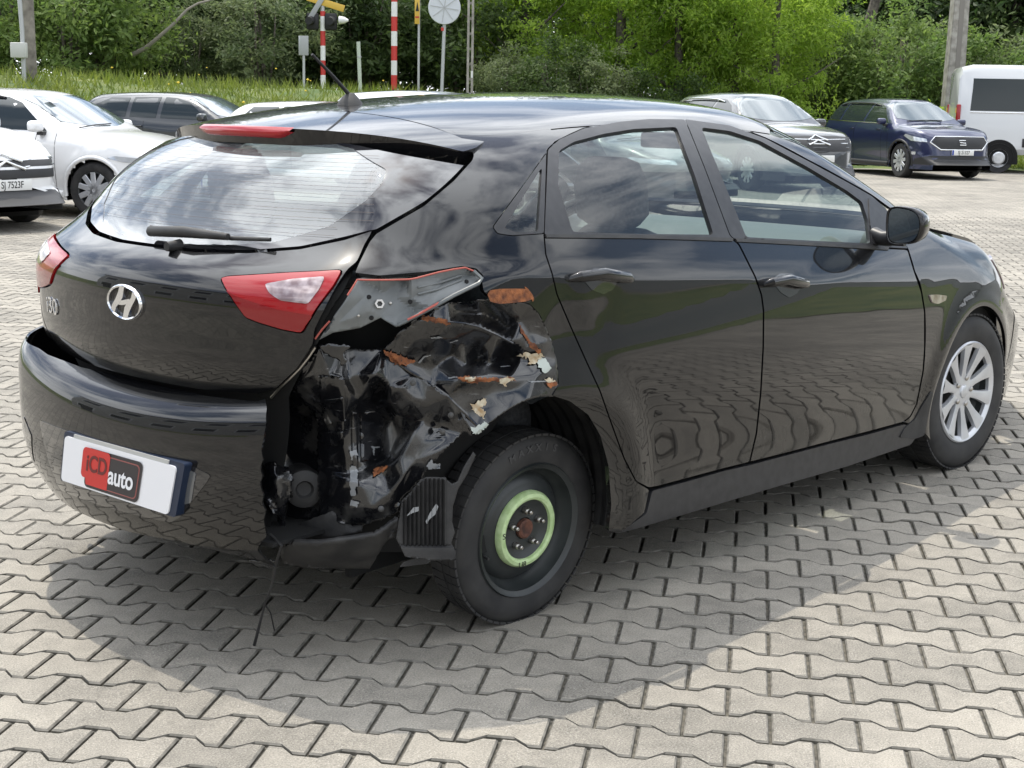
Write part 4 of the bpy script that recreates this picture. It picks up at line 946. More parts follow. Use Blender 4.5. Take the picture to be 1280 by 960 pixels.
class Field:
    """sunken depth over the picture plane: linear facets between control points plus random crumple facets"""
    def __init__(s, ctrl, lo, hi, layers=(), seed=1):
        s.base = s.tri(np.array(ctrl, float)); g = np.random.default_rng(seed); s.lay = []
        for (n, amp) in layers:
            p = np.stack([g.uniform(lo[0]-30, hi[0]+30, n), g.uniform(lo[1]-30, hi[1]+30, n), g.normal(0, amp, n)], 1); s.lay.append(s.tri(p))
    def tri(s, c):
        v, e, f, *_ = delaunay_2d_cdt([Vector((p[0], p[1])) for p in c], [], [], 0, 1e-6)
        d = []
        for p in v: d.append(c[np.argmin((c[:, 0]-p.x)**2+(c[:, 1]-p.y)**2), 2])
        return np.array([tuple(p) for p in v]), np.array(d), [t for t in f if len(t) == 3]
    def ev(s, T, q):
        v, d, f = T; r = d[np.argmin(((q[:, None, :]-v[None])**2).sum(2), 1)].copy()
        for a, b_, c in f:
            A, B, C = v[a], v[b_], v[c]; den = (B[1]-C[1])*(A[0]-C[0])+(C[0]-B[0])*(A[1]-C[1])
            if abs(den) < 1e-9: continue
            l0 = ((B[1]-C[1])*(q[:, 0]-C[0])+(C[0]-B[0])*(q[:, 1]-C[1]))/den; l1 = ((C[1]-A[1])*(q[:, 0]-C[0])+(A[0]-C[0])*(q[:, 1]-C[1]))/den; l2 = 1-l0-l1
            m = (l0 >= -1e-6) & (l1 >= -1e-6) & (l2 >= -1e-6); r[m] = l0[m]*d[a]+l1[m]*d[b_]+l2[m]*d[c]
        return r
    def __call__(s, q):
        q = np.asarray(q, float); r = s.ev(s.base, q)
        for T in s.lay: r = r+s.ev(T, q)
        return r
def sheet_px(name, m, parent, poly, field, grid=4., lift=0., angle=32, thick=.0, jag=0., holes=(), S=None, smooth_it=1):
    P2 = resample(poly, grid)
    if jag: P2 = P2+np.random.default_rng(int(poly[0][0])).normal(0, jag, P2.shape)
    v, f = triangulate(P2, [resample(h, grid) for h in holes], (grid, grid)); P = pix3(v, S or hero_clean, field(v)-lift)
    # relax a little so folds read as bent sheet and not as cut paper
    nb = {}
    for a, b_, c in f:
        for i, j in ((a, b_), (b_, c), (c, a)): nb.setdefault(i, set()).add(j); nb.setdefault(j, set()).add(i)
    for _ in range(smooth_it): P = np.array([.5*P[i]+.5*np.mean([P[j] for j in nb[i]], 0) if len(nb.get(i, ())) > 4 else P[i] for i in range(len(P))])
    f = [(a, b_, c) if np.dot(np.cross(P[b_]-P[a], P[c]-P[a]), CAM-P[a]) > 0 else (a, c, b_) for a, b_, c in f]
    o = meshobj(name, P, f, m, parent); o.data.set_sharp_from_angle(angle=math.radians(angle))
    if thick: md = o.modifiers.new('thickness', 'SOLIDIFY'); md.thickness = thick; md.offset = -1
    return o
# upper sheet: quarter skin folded above the wheel
UP = [(479, 436), (490, 424), (503, 412), (518, 400), (526, 394), (543, 385), (560, 378), (590, 375.5), (612, 374), (640, 377), (663, 380), (675, 393), (689, 424), (696, 450), (699, 481), (691, 496), (675, 496), (660, 500), (648, 505), (637, 511), (624, 520), (611, 530), (592, 543), (582, 530), (575, 512), (559, 496), (540, 484), (520, 470), (500, 452)]
upf = Field([(479, 436, .10), (503, 413, .075), (526, 394, .055), (560, 378, .045), (612, 374, .006), (640, 377, .004), (663, 380, .003), (676, 395, .002), (690, 426, .002), (697, 452, .002), (699, 482, .002), (691, 497, .004),
    (526, 399, .045), (560, 402, .034), (597, 407, .030), (620, 417, .030), (641, 428, .028), (655, 438, .022), (575, 390, .075), (605, 392, .06), (622, 400, .075), (633, 410, .07), (632, 395, .035), (650, 400, .03), (640, 390, .02), (662, 415, .02), (672, 430, .006),
    (520, 425, .060), (545, 422, .055), (575, 428, .07), (600, 432, .075), (640, 438, .07), (530, 440, .085), (565, 444, .105), (600, 446, .105), (640, 446, .09), (505, 446, .10), (520, 455, .10), (545, 458, .10),
    (580, 457, .075), (610, 455, .06), (650, 450, .035), (680, 448, .012), (574, 474, .045), (605, 474, .036), (637, 473, .025), (670, 470, .008), (575, 487, .065), (610, 492, .045), (645, 488, .02), (559, 496, .06), (580, 515, .055), (592, 543, .035), (611, 530, .022), (637, 511, .012), (660, 500, .006), (540, 478, .09), (600, 510, .045)],
    (470, 370), (700, 550), (), 5)
crash = sheet_px('crumpled_quarter', scuff, car, UP, upf, 2.6, thick=.0016, angle=32, smooth_it=2)
# inner panel laid bare behind it
IN = [(379, 505), (366, 484), (384, 452), (398, 436), (412, 430), (440, 436), (462, 437), (479, 435), (500, 450), (520, 468), (540, 482), (559, 494), (577, 512), (586, 530), (590, 545), (578, 541), (566, 552), (559, 560), (549, 570), (540, 579), (532, 590), (525, 601), (514, 612), (502, 624), (497, 640), (486, 646), (472, 651), (458, 655), (442, 657), (426, 653), (412, 650), (400, 646), (398, 620), (397, 585), (396, 560), (397, 530), (392, 514)]
inf = Field([(366, 484, .06), (398, 434, .05), (430, 432, .12), (479, 435, .115), (520, 468, .085), (559, 494, .055), (590, 545, .05), (395, 470, .05), (400, 500, .075), (396, 530, .10), (396, 585, .11), (400, 646, .10), (412, 470, .055), (430, 475, .055), (431, 520, .06), (431, 560, .065), (434, 520, .085), (434, 475, .08), (434, 590, .075), (447, 470, .085), (450, 500, .09), (462, 480, .075), (468, 468, .06), (476, 480, .12), (478, 500, .16), (474, 508, .13), (484, 482, .075), (484, 500, .085), (500, 485, .06), (515, 500, .06), (535, 505, .065), (495, 520, .085), (484, 535, .16), (492, 522, .16), (505, 522, .085), (514, 530, .10), (500, 545, .15), (488, 572, .15), (516, 540, .055), (500, 570, .05), (489, 580, .06), (530, 525, .07), (545, 520, .07), (552, 535, .08), (530, 550, .055), (560, 548, .06), (520, 575, .045), (505, 595, .035), (480, 595, .075), (470, 590, .08), (455, 585, .085), (430, 600, .06), (450, 605, .05), (470, 610, .055), (485, 618, .045), (500, 622, .05), (420, 615, .075), (410, 630, .09), (440, 635, .06), (465, 635, .05), (485, 642, .06), (440, 657, .08), (472, 652, .07)],
    (360, 430), (590, 660), ((34, .003),), 9)
inner = sheet_px('torn_inner_panel', scuff, car, IN, inf, 2.6, thick=.0016, angle=38, jag=.7, smooth_it=2)
# near-black sheet behind everything, the cavity's shade put into its colour
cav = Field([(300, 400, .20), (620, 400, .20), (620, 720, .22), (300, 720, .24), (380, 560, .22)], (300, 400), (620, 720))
sheet_px('cavity_shade_sheet', void, car, [(338, 470), (395, 420), (470, 395), (560, 380), (620, 380), (640, 500), (600, 560), (560, 690), (350, 690), (328, 600)], cav, 12.)
sheet_px('tail_inner_panel', scuff, car, [(340, 508), (352, 492), (366, 484), (392, 512), (399, 530), (399, 560), (402, 600), (404, 648), (380, 652), (345, 642), (338, 600), (336, 540)], Field([(336, 480, .10), (366, 486, .085), (400, 500, .12), (404, 650, .15), (340, 650, .13), (350, 540, .13), (372, 525, .15), (372, 585, .16), (352, 590, .13), (390, 560, .14), (388, 610, .15)], (335, 480), (405, 650), ((14, .004),), 6), 3., thick=.002, smooth_it=2)
# stamped details on the inner panel: raised pad, seam, bolts
for poly, lf in (([(398, 471), (431, 470), (431, 527), (404, 528), (400, 500)], .006), ([(399, 540), (428, 540), (428, 547), (421, 558), (401, 555)], .006), ([(441, 516), (448, 516), (448, 600), (441, 602)], .005), ([(451, 518), (470, 512), (484, 524), (480, 560), (470, 575), (452, 578)], .004), ([(405, 500), (428, 497), (428, 501), (412, 505), (409, 521), (414, 530), (408, 532), (402, 518)], .010)):
    sheet_px('stamped_rib', scuff, inner, poly, inf, 3., lift=lf, thick=.006)
for px in ((524, 493), (573, 529), (561, 549), (476, 640)):
    M_ = frame_at(px, hero_clean, off=-float(inf(np.array([px]))[0])+.003); bm = bmesh.new(); add_lathe(bm, [(.008, .0), (.008, .002), (.005, .003), (.005, .006), (.003, .007), (0, .007)], 12, 'Z'); bmesh.ops.transform(bm, matrix=M_, verts=bm.verts[:]); bmobj('bolt', bm, boltm, inner, True, 40)
# weld flange between the two sheets
def edge_tube(name, px, field, r, m, parent, lift=.004):
    P = pix3(px, hero_clean, field(np.array(px, float))-lift); return tube(name, P, r, m, parent, 6)
edge_tube('torn_flange', [(481, 440), (495, 452), (512, 464), (530, 474), (545, 485), (559, 495), (570, 506), (583, 518), (596, 532)], upf, .0045, scuff, crash, .002)
edge_tube('torn_edge', [(526, 396), (545, 398), (560, 402), (580, 404), (597, 408), (620, 418), (641, 429)], upf, .003, scuff, crash, .001)
# rust, primer and bare metal, each a thin patch lying on the sheet
def patch(name, m, parent, poly, field, lift, jag=1.0, grid=2.2):
    return sheet_px(name, m, parent, poly, field, grid, lift=lift, jag=jag, smooth_it=0)
qz = lambda q: np.zeros(len(q))
z4 = lambda *Lp: crop(560, 340, 16/3, Lp); z3 = lambda *Lp: crop(380, 320, 16/3, Lp); z5 = lambda *Lp: crop(310, 430, 16/3, Lp); z6 = lambda *Lp: crop(310, 560, 32/7, Lp)
flat = Field([(560, 340, .0), (760, 340, .0), (760, 520, 0), (560, 520, 0)], (560, 340), (760, 520))
def qpatch(name, m, poly, off): return panel(name, m, quarter, poly, Pix(hero), .006, gap=0, flange=0, round_=1, off=off)
qpatch('rust_patch', rust, z4((260, 150), (275, 122), (340, 112), (450, 110), (520, 112), (555, 140), (562, 180), (520, 196), (430, 206), (340, 212), (280, 198)), .0016)
pr_ = z4((505, 95), (530, 110), (560, 150), (572, 180), (562, 200), (548, 170), (525, 130))
qpatch('rust_patch', rust, pr_, .002)
patch('rust_patch', rust, crash, z4((470, 340), (480, 355), (540, 440), (600, 510), (635, 550), (615, 555), (560, 510), (520, 450), (480, 385)), upf, .003)
patch('primer_patch', primer, crash, z4((465, 560), (520, 538), (560, 545), (625, 545), (645, 560), (600, 580), (585, 620), (545, 610), (540, 580), (500, 572)), upf, .0045)
patch('primer_patch', paleprimer, crash, z4((600, 570), (650, 570), (668, 600), (690, 650), (650, 668), (610, 640), (595, 610)), upf, .004)
patch('primer_patch', primer, crash, z4((650, 715), (690, 705), (715, 735), (690, 750), (660, 742)), upf, .004)
patch('rust_patch', rust, crash, z4((660, 745), (710, 730), (735, 755), (680, 775)), upf, .005)
patch('rust_patch', rust, crash, z4((60, 705), (130, 698), (260, 705), (350, 702), (440, 700), (455, 718), (390, 730), (300, 725), (200, 738), (90, 730)), upf, .003)
patch('primer_patch', primer, crash, z4((340, 710), (400, 695), (450, 712), (400, 730), (380, 770), (345, 735)), upf, .0045)
patch('primer_patch', primer, crash, z4((120, 700), (190, 705), (180, 728), (130, 732)), upf, .0045)
patch('primer_patch', primer, crash, z4((150, 890), (200, 860), (260, 838), (255, 880), (220, 905), (250, 930), (240, 975), (200, 950), (160, 915)), upf, .005)
patch('rust_patch', rust, crash, z3((530, 630), (580, 640), (640, 660), (740, 700), (730, 715), (650, 735), (600, 720), (560, 680)), upf, .006)
patch('rust_patch', rust, crash, z3((770, 395), (830, 400), (970, 435), (975, 460), (900, 448), (800, 432)), upf, .004)
patch('rust_patch', rust, inner, z5((840, 825), (930, 815), (900, 850), (830, 885)), inf, .006)
patch('primer_patch', paleprimer, crash, crop(300, 320, 8/3, [(770, 575), (820, 552), (832, 560), (800, 590), (780, 594)]), upf, .004)
for pl_ in (z5((680, 712), (728, 705), (728, 740), (700, 745), (698, 780), (688, 775)), z5((684, 815), (716, 815), (735, 850), (726, 900), (735, 950), (700, 958), (690, 880)), crop(300, 320, 8/3, [(365, 700), (388, 710), (384, 800), (368, 800)]), crop(300, 320, 8/3, [(368, 815), (396, 820), (390, 838), (366, 832)]), z5((820, 685), (880, 684), (880, 692), (845, 694), (842, 745), (832, 745), (834, 694)), z6((1020, 100), (1050, 65), (1060, 90), (1105, 92), (1100, 118), (1030, 122))):
    patch('bare_metal_patch', scratch, inner, pl_, inf, .006, .6, 2.)
for pl_ in (z4((530, 728), (640, 724), (660, 730), (560, 736)), z4((350, 628), (415, 622), (415, 628), (352, 634)), z3((760, 712), (800, 668), (850, 660), (800, 680), (775, 715)), z3((840, 545), (900, 537), (930, 548), (850, 552)), z3((970, 575), (1025, 560), (1028, 566), (975, 582)), z4((0, 702), (60, 696), (60, 702), (5, 712))):
    patch('bare_metal_patch', scratch, crash, pl_, upf, .004, .25, 2.)
# lamp pocket: grey moulding with red sealant
pkf = Field([(399, 425, .022), (429, 380, .020), (448, 348, .014), (474, 345, .016), (513, 349, .02), (530, 341, .014), (577, 334, .008), (602, 345, .008), (589, 359, .012), (540, 382, .02), (506, 404, .028), (495, 408, .03), (476, 397, .05), (450, 410, .05), (416, 416, .034), (420, 405, .03), (440, 385, .034), (455, 372, .034), (470, 360, .052), (478, 366, .056), (495, 372, .062), (515, 385, .060), (505, 350, .05), (513, 372, .046), (525, 380, .036), (518, 390, .05), (555, 352, .034), (540, 365, .036), (585, 344, .024), (497, 395, .05), (465, 388, .044), (447, 395, .03)], (390, 330), (610, 430))
pocket = sheet_px('lamp_pocket', pocketm, car, POCK, pkf, 3., angle=14, thick=.003, smooth_it=0)
sf = Field([(390, 430, .012), (450, 346, .004), (604, 340, .002), (500, 410, .016)], (390, 330), (610, 430))
edge_tube('sealant_bead', z3((75, 552), (120, 490), (170, 435)), sf, .0024, redseal, pocket); edge_tube('sealant_bead', z3((290, 262), (330, 200), (355, 158), (420, 160), (560, 160), (700, 156), (740, 150), (900, 108), (1000, 88), (1075, 78), (1130, 100)), sf, .0022, redseal, pocket)
edge_tube('pocket_rim', z3((1130, 100), (1185, 150), (1165, 182), (1000, 262), (880, 330), (770, 388), (625, 460)), sf, .005, pocketm, pocket); edge_tube('sealant_bead', z3((900, 312), (820, 356), (760, 392), (690, 425)), sf, .003, redseal, pocket, .006)
for k, (a, b2) in enumerate(((1060, 118), (1040, 150))): edge_tube('pocket_rib', z3((760, 210+k*45), (900, 180+k*40), (1050, 130+k*30)), pkf, .003, pocketm, pocket, .002)
M_ = frame_at((476.5, 377), hero_clean, off=-.05); bm = bmesh.new(); add_lathe(bm, [(.012, -.004), (.012, .008), (.007, .008), (.007, -.004)], 6, 'Z'); bmesh.ops.transform(bm, matrix=M_, verts=bm.verts[:]); bmobj('pocket_nut', bm, steel, pocket)
for px in ((461.5, 363.5), (465, 401), (518, 374), (587, 348)):
    M_ = frame_at(px, hero_clean, off=-float(pkf(np.array([px]))[0])+.002); bm = bmesh.new(); add_lathe(bm, [(.006, .0), (.005, .0015), (0, .0015)], 12, 'Z'); bmesh.ops.transform(bm, matrix=M_, verts=bm.verts[:]); bmobj('pocket_hole', bm, void, pocket)
for px in ((447.5, 396.5), (492.5, 373.5)):
    M_ = frame_at(px, hero_clean, off=-float(pkf(np.array([px]))[0])+.002); bm = bmesh.new(); add_lathe(bm, [(.004, .0), (.003, .004), (0, .005)], 10, 'Z'); bmesh.ops.transform(bm, matrix=M_, verts=bm.verts[:]); bmobj('pocket_clip', bm, steel, pocket)
# seal and flange of the tailgate opening
gapf = Field([(320, 330, .02), (600, 330, .02), (600, 520, .02), (320, 520, .02)], (320, 330), (600, 520))
sheet_px('tailgate_seal', void, car, [(460, 296), (440, 342), (428, 365), (404, 402), (396, 432), (378, 462), (352, 486), (334, 500), (322, 494), (345, 483), (368, 460), (388, 430), (390, 410), (420, 350), (434, 335), (455, 300)], gapf, 5., lift=-.012, thick=.004)
edge_tube('flange_highlight', [(394, 434), (386, 446), (375, 460), (362, 473), (350, 484), (339, 497)], gapf, .0035, steel, inner, .006)  # flange edge in bright steel, its highlight put into the colour
sheet_px('broken_bracket', scuff, inner, z5((450, 5), (540, 0), (640, 5), (680, 20), (640, 60), (660, 130), (620, 150), (600, 100), (540, 80), (480, 35)), gapf, 3., lift=-.012, thick=.004, jag=.8)
# bumper side bracket, parking damper lump, lower tray, ribbed liner
brf = Field([(300, 480, .05), (420, 480, .07), (420, 720, .09), (300, 720, .05)], (300, 480), (420, 720))
sheet_px('bumper_bracket', plastic, car, z5((125, 540), (190, 478), (205, 485), (222, 640), (225, 800), (205, 800), (190, 620), (180, 520), (130, 552)), brf, 3., lift=.01, thick=.008)
sheet_px('broken_mount', scuff, car, z6((75, 90), (150, 85), (230, 110), (255, 150), (250, 290), (215, 330), (210, 480), (180, 490), (165, 400), (130, 340), (100, 320), (65, 240), (85, 160)), Field([(330, 580, .03), (365, 584, .05), (345, 600, .015), (350, 625, .03), (335, 620, .02), (362, 620, .06), (355, 660, .06), (325, 600, .03)], (325, 575), (370, 670), ((30, .008),), 3), 3., thick=.01)
dm = pix3([(378, 606)], hero_clean, .13)[0]; bm = bmesh.new(); add_lathe(bm, [(0, -.04), (.018, -.042), (.024, -.052), (.04, -.05), (.05, -.045), (.054, -.02), (.05, -.01), (.05, .03), (.045, .09), (0, .09)], 28, 'Y'); bmesh.ops.rotate(bm, cent=(0, 0, 0), matrix=Matrix.Rotation(math.radians(-35), 3, 'Z'), verts=bm.verts[:]); bmesh.ops.translate(bm, vec=dm, verts=bm.verts[:]); bmobj('black_damper', bm, plastic, car, True, 40)
trf = Field([(340, 640, .03), (420, 670, .03), (500, 640, .07), (470, 715, .11), (360, 715, .09), (415, 700, .06)], (340, 640), (500, 715))
sheet_px('lower_tray', plastic, car, z6((180, 600), (200, 570), (245, 545), (290, 542), (400, 545), (490, 535), (620, 515), (730, 495), (800, 450), (855, 395), (880, 420), (840, 480), (770, 560), (740, 620), (695, 690), (560, 690), (430, 690), (330, 685), (250, 670), (200, 660)), trf, 4., thick=.012, S=bump)
edge_tube('tray_lip', z6((245, 545), (330, 542), (480, 535), (620, 515), (730, 492), (800, 448), (850, 398)), trf, .006, plastic, car, .02)
sheet_px('lower_brace', plastic, car, z6((290, 430), (480, 360), (570, 420), (660, 430), (650, 480), (480, 520), (330, 520), (270, 500)), Field([(340, 620, .12), (470, 620, .10), (470, 690, .10), (340, 690, .10), (410, 645, .09)], (340, 620), (470, 690), ((30, .01),), 4), 4., thick=.01)
# ribbed liner hanging behind the wheel
lv, lf_ = triangulate(resample(z6((878, 300), (930, 250), (985, 180), (1020, 165), (1070, 165), (1120, 168), (1165, 205), (1195, 190), (1230, 110), (1285, 20), (1300, 40), (1250, 150), (1200, 230), (1170, 330), (1165, 420), (1180, 480), (1160, 540), (1180, 600), (1170, 630), (1060, 636), (890, 612), (845, 515)), 2.), [], (1.8, 1.8))
PXl = -.385
Pl = pix_plane(lv, 1, -.80); Pl2 = []
D_ = rays(lv)
for (px_, py_), d_ in zip(lv, D_):
    # plane leaning forward, facing rearwards and out
    nrm = np.array([-.55, -.83, .05]); p0 = np.array([-.34, -.80, .30]); t_ = ((p0-CAM)@nrm)/(d_@nrm); p = CAM+d_*t_
    u_ = (px_-502)/62; rib = .006*math.sin((px_-500)*2*math.pi/5.4) if 504 < px_ < 556 and 598 < py_ < 682 and py_ > 598+(530-px_)*1.1 else 0
    Pl2.append(p+nrm*(rib+(.012 if py_ > 683 else 0)))
ln = meshobj('wheel_liner', Pl2, lf_, plastic, car); ln.data.set_sharp_from_angle(angle=math.radians(50)); md = ln.modifiers.new('thickness', 'SOLIDIFY'); md.thickness = .004
for pl_ in (z6((905, 390), (945, 340), (978, 335), (975, 360), (940, 372)), z6((1015, 420), (1040, 370), (1075, 318), (1088, 335), (1070, 380), (1035, 410), (1022, 435))):
    V = []
    for p_ in resample(pl_, 3.):
        d_ = rays([p_])[0]; nrm = np.array([-.55, -.83, .05]); p0 = np.array([-.34, -.80, .30])+nrm*.009; V.append(CAM+d_*(((p0-CAM)@nrm)/(d_@nrm)))
    meshobj('bare_plastic_scuff', V, [tuple(range(len(V)))], scratch, ln, False)
nrm = np.array([-.55, -.83, .05]); V = []
for p_ in resample(z6((890, 650), (980, 625), (1060, 632), (1030, 660), (920, 675), (865, 680)), 4.):
    d_ = rays([p_])[0]; p0 = np.array([-.30, -.78, .2]); V.append(CAM+d_*(((p0-CAM)@nrm)/(d_@nrm)))
meshobj('torn_liner_flap', V, [tuple(range(len(V)))], plastic, ln, False)
# dangling cable
ca_ = pix3([(345, 704)], bump, .02)[0]; g1 = pix_plane([(318, 806)], 2, .004)[0]; g2 = pix_plane([(343, 788)], 2, .006)[0]
mid_ = pix_plane([(331, 755)], 0, (ca_[0]*.55+g1[0]*.45))[0]
cb = tube('hanging_cable', [pix3([(338, 668)], bump, .06)[0], pix3([(352, 682)], bump, .03)[0], ca_, (ca_+mid_)/2+[.004, -.003, 0], mid_, g1], [.004, .004, .0042, .0036, .003, .0045], plastic, car, 8)
tube('cable_strand', [mid_, mid_*.4+g2*.6+[.0, .0, .02], g2], .002, plastic, cb, 6)
sheet_px('torn_bumper_foot', scuff, bmp, z6((5, 640), (60, 650), (130, 640), (172, 655), (168, 690), (130, 690), (70, 668), (10, 660)), Field([(310, 690, .01), (350, 690, .03), (350, 715, .03), (310, 715, .01)], (310, 690), (350, 715)), 3., S=bump, thick=.004, jag=.4)
# ================================================================ surroundings
def az_px(x):
    D = rays([(x, 126+.02*(x-640))])[0]; return math.atan2(D[1], D[0])
def at_px(x, d, z=0.):
    """ground point in the direction of photo column x at distance d"""
    a = az_px(x); return np.array([CAM[0]+d*math.cos(a), CAM[1]+d*math.sin(a), z])
def col_of(x, y):
    a = YAW-math.atan2(y-CAM[1], x-CAM[0]); a = (a+math.pi) % (2*math.pi)-math.pi
    return 640+FPX*math.tan(max(-1.2, min(1.2, a)))
def terrain(x, y):
    d = math.hypot(x-CAM[0], y-CAM[1]); c = max(-2500, min(3500, col_of(x, y)))
    s = np.interp(c, [-1500, 0, 450, 800, 1280, 3000], [22, 24.5, 27, 34, 38, 44]); h = np.interp(c, [-1500, 0, 500, 800, 1280], [1.7, 1.72, 1.5, .9, .45])
    t = max(0, min(1, (d-s)/9)); return h*t*t*(3-2*t)+(.02 if d > s else -.05), d, s
grass_m = mat('grass', (.075, .12, .025), .9); noise_col(grass_m, (.05, .09, .018), (.14, .16, .045), 1.1, bump=.6, bscale=6, coords='Object')
V, F = [], []; AN = np.linspace(-75, 75, 91); DI = np.concatenate([np.linspace(22, 48, 27), [55, 65, 80, 110, 160, 260]])
for a in AN:
    for d in DI:
        an = YAW+math.radians(a); x, y = CAM[0]+d*math.cos(an), CAM[1]+d*math.sin(an); z, _, s = terrain(x, y); V.append((x, y, z+(.05*math.sin(x*1.3)+.04*math.sin(y*1.7+1)) * (d > s+1)))
n = len(DI)
for i in range(len(AN)-1):
    for k in range(n-1): F.append((i*n+k, (i+1)*n+k, (i+1)*n+k+1, i*n+k+1))
verge = meshobj('grass_verge', V, F, grass_m); verge['kind'] = 'structure'
# --- foliage
def leaf_material(name, c0, c1, tr=.45):
    m = bpy.data.materials.new(name); m.use_nodes = True; N, L = m.node_tree.nodes, m.node_tree.links; N.clear(); o = N.new('ShaderNodeOutputMaterial')
    g = N.new('ShaderNodeNewGeometry'); oi = N.new('ShaderNodeObjectInfo'); nz = N.new('ShaderNodeTexNoise'); nz.inputs['Scale'].default_value = .9; nz.inputs['Detail'].default_value = 3; L.new(g.outputs['Position'], nz.inputs['Vector'])
    a = N.new('ShaderNodeMath'); a.operation = 'MULTIPLY_ADD'; a.inputs[1].default_value = .35; L.new(g.outputs['Random Per Island'], a.inputs[0]); 
    b2 = N.new('ShaderNodeMath'); b2.operation = 'MULTIPLY_ADD'; b2.inputs[1].default_value = .3; L.new(oi.outputs['Random'], b2.inputs[0]); b2.inputs[2].default_value = -.1; L.new(b2.outputs[0], a.inputs[2])
    c = N.new('ShaderNodeMath'); c.operation = 'ADD'; L.new(a.outputs[0], c.inputs[0]); L.new(nz.outputs['Fac'], c.inputs[1])
    r = N.new('ShaderNodeValToRGB'); r.color_ramp.elements[0].position = .38; r.color_ramp.elements[1].position = 1.0; r.color_ramp.elements[0].color = (*c0, 1); r.color_ramp.elements[1].color = (*c1, 1); L.new(c.outputs[0], r.inputs['Fac'])
    d = N.new('ShaderNodeBsdfPrincipled'); d.inputs['Roughness'].default_value = .55; d.inputs['Specular IOR Level'].default_value = .3; L.new(r.outputs[0], d.inputs['Base Color'])
    t = N.new('ShaderNodeBsdfTranslucent'); hs = N.new('ShaderNodeHueSaturation'); hs.inputs['Value'].default_value = 1.5; hs.inputs['Saturation'].default_value = 1.1; L.new(r.outputs[0], hs.inputs['Color']); L.new(hs.outputs[0], t.inputs['Color'])
    mx = N.new('ShaderNodeMixShader'); mx.inputs['Fac'].default_value = tr; L.new(d.outputs[0], mx.inputs[1]); L.new(t.outputs[0], mx.inputs[2]); L.new(mx.outputs[0], o.inputs['Surface']); return m
LM = {'dark': leaf_material('leaf_dark_green', (.030, .056, .020), (.090, .132, .042)), 'mid': leaf_material('leaf_mid_green', (.09, .15, .042), (.22, .29, .09)), 'lime': leaf_material('leaf_yellow_green', (.13, .22, .03), (.30, .40, .085), .6), 'grey': leaf_material('leaf_grey_green', (.08, .115, .052), (.20, .235, .12))}
bark = mat('bark', (.09, .075, .06), .9); noise_col(bark, (.05, .042, .035), (.15, .13, .105), 12, bump=.6, bscale=25)
def crown_mesh(name, h, r, nclump, per, leaf, zlo, m, seed, droop=0., clr=None):
    """leaf blades gathered in clumps through an uneven crown volume"""
    g = np.random.default_rng(seed); Vs = []
    for k in range(nclump):
        u = g.normal(size=3); u /= np.linalg.norm(u); q = g.uniform(.25, 1.)**.45; lump = 1+.22*math.sin(3*math.atan2(u[1], u[0])+seed)+.15*math.sin(5*u[2]+seed)
        zc = zlo+(h-zlo)*.5; c = np.array([u[0]*r*q*lump, u[1]*r*q*lump, zc+u[2]*(h-zlo)*.5*q*lump])
        if c[2] < zlo*.5: c[2] = zlo*.5+abs(g.normal(0, .15))
        cr = (clr or r*.26)*g.uniform(.6, 1.25); M_ = int(per*g.uniform(.6, 1.3)); nn = lambda x: x/np.linalg.norm(x, axis=1, keepdims=True)
        p = c+g.normal(0, 1, (M_, 3))*cr*np.array([.6, .6, .42]); nrm = nn(g.normal(0, .75, (M_, 3))+np.array([0, 0, .75])+.4*u)
        t = nn(np.cross(nrm, g.normal(size=(M_, 3)))); b_ = np.cross(nrm, t); L_ = leaf*g.uniform(.6, 1.4, (M_, 1)); w_ = L_*g.uniform(.3, .48, (M_, 1)); dz = np.array([0, 0, -droop])*L_
        Vs.append(np.stack([p-t*L_*.5, p+b_*w_*.5+nrm*L_*.06, p+t*L_*.5+dz, p-b_*w_*.5+nrm*L_*.06], 1).reshape(-1, 3))
    V = np.concatenate(Vs); F = np.arange(len(V)).reshape(-1, 4)
    me = bpy.data.meshes.new(name); me.from_pydata(V.tolist(), [], F.tolist()); me.materials.append(m); me.update(); return me
def trunk_mesh(name, h, r, seed, nb=7, bushy=False):
    g = random.Random(seed); bm = bmesh.new()
    if bushy:
        for k in range(6):
            a = g.uniform(0, 6.28); add_tube(bm, [(0.12*math.cos(a), .12*math.sin(a), -.1), (.35*math.cos(a), .35*math.sin(a), h*.35), (.6*math.cos(a+.3), .6*math.sin(a+.3), h*.75)], [.05, .035, .012], 6)
    else:
        P = [(0, 0, -.2), (.06, .03, h*.25), (-.05, .1, h*.55), (.05, 0, h*.9)]; add_tube(bm, P, [r*1.25, r, r*.7, r*.15], 9)
        for k in range(nb):
            a = g.uniform(0, 6.28); z = h*g.uniform(.18, .75); l = h*g.uniform(.18, .34); add_tube(bm, [(0, 0, z), (l*.5*math.cos(a), l*.5*math.sin(a), z+l*.22), (l*math.cos(a), l*math.sin(a), z+l*.55)], [r*.4, r*.25, r*.06], 6)
    me = bpy.data.meshes.new(name); bm.to_mesh(me); bm.free(); me.materials.append(bark); me.shade_smooth(); return me
TP = {}
def proto(key, kind, h, r, ncl, per, leaf, zlo, seed, bushy=False, droop=0., clr=None, n=2):
    TP[key] = [(crown_mesh('crown', h, r, ncl, per, leaf, zlo, LM[kind], seed+i*17, droop, clr), trunk_mesh('trunk', h, .05+.018*h, seed+i, bushy=bushy)) for i in range(n)]
proto('tall_dark', 'dark', 10., 3.2, 150, 70, .30, .6, 11, clr=.75)
proto('tall_mid', 'mid', 9., 3.0, 150, 70, .28, .6, 31, clr=.7)
proto('locust', 'lime', 7.5, 2.5, 130, 110, .17, .8, 51, droop=.25, clr=.5)
proto('bush_mid', 'mid', 3.6, 1.9, 95, 85, .15, .1, 71, True, clr=.4)
proto('bush_grey', 'grey', 3.2, 1.8, 95, 85, .15, .1, 91, True, clr=.36)
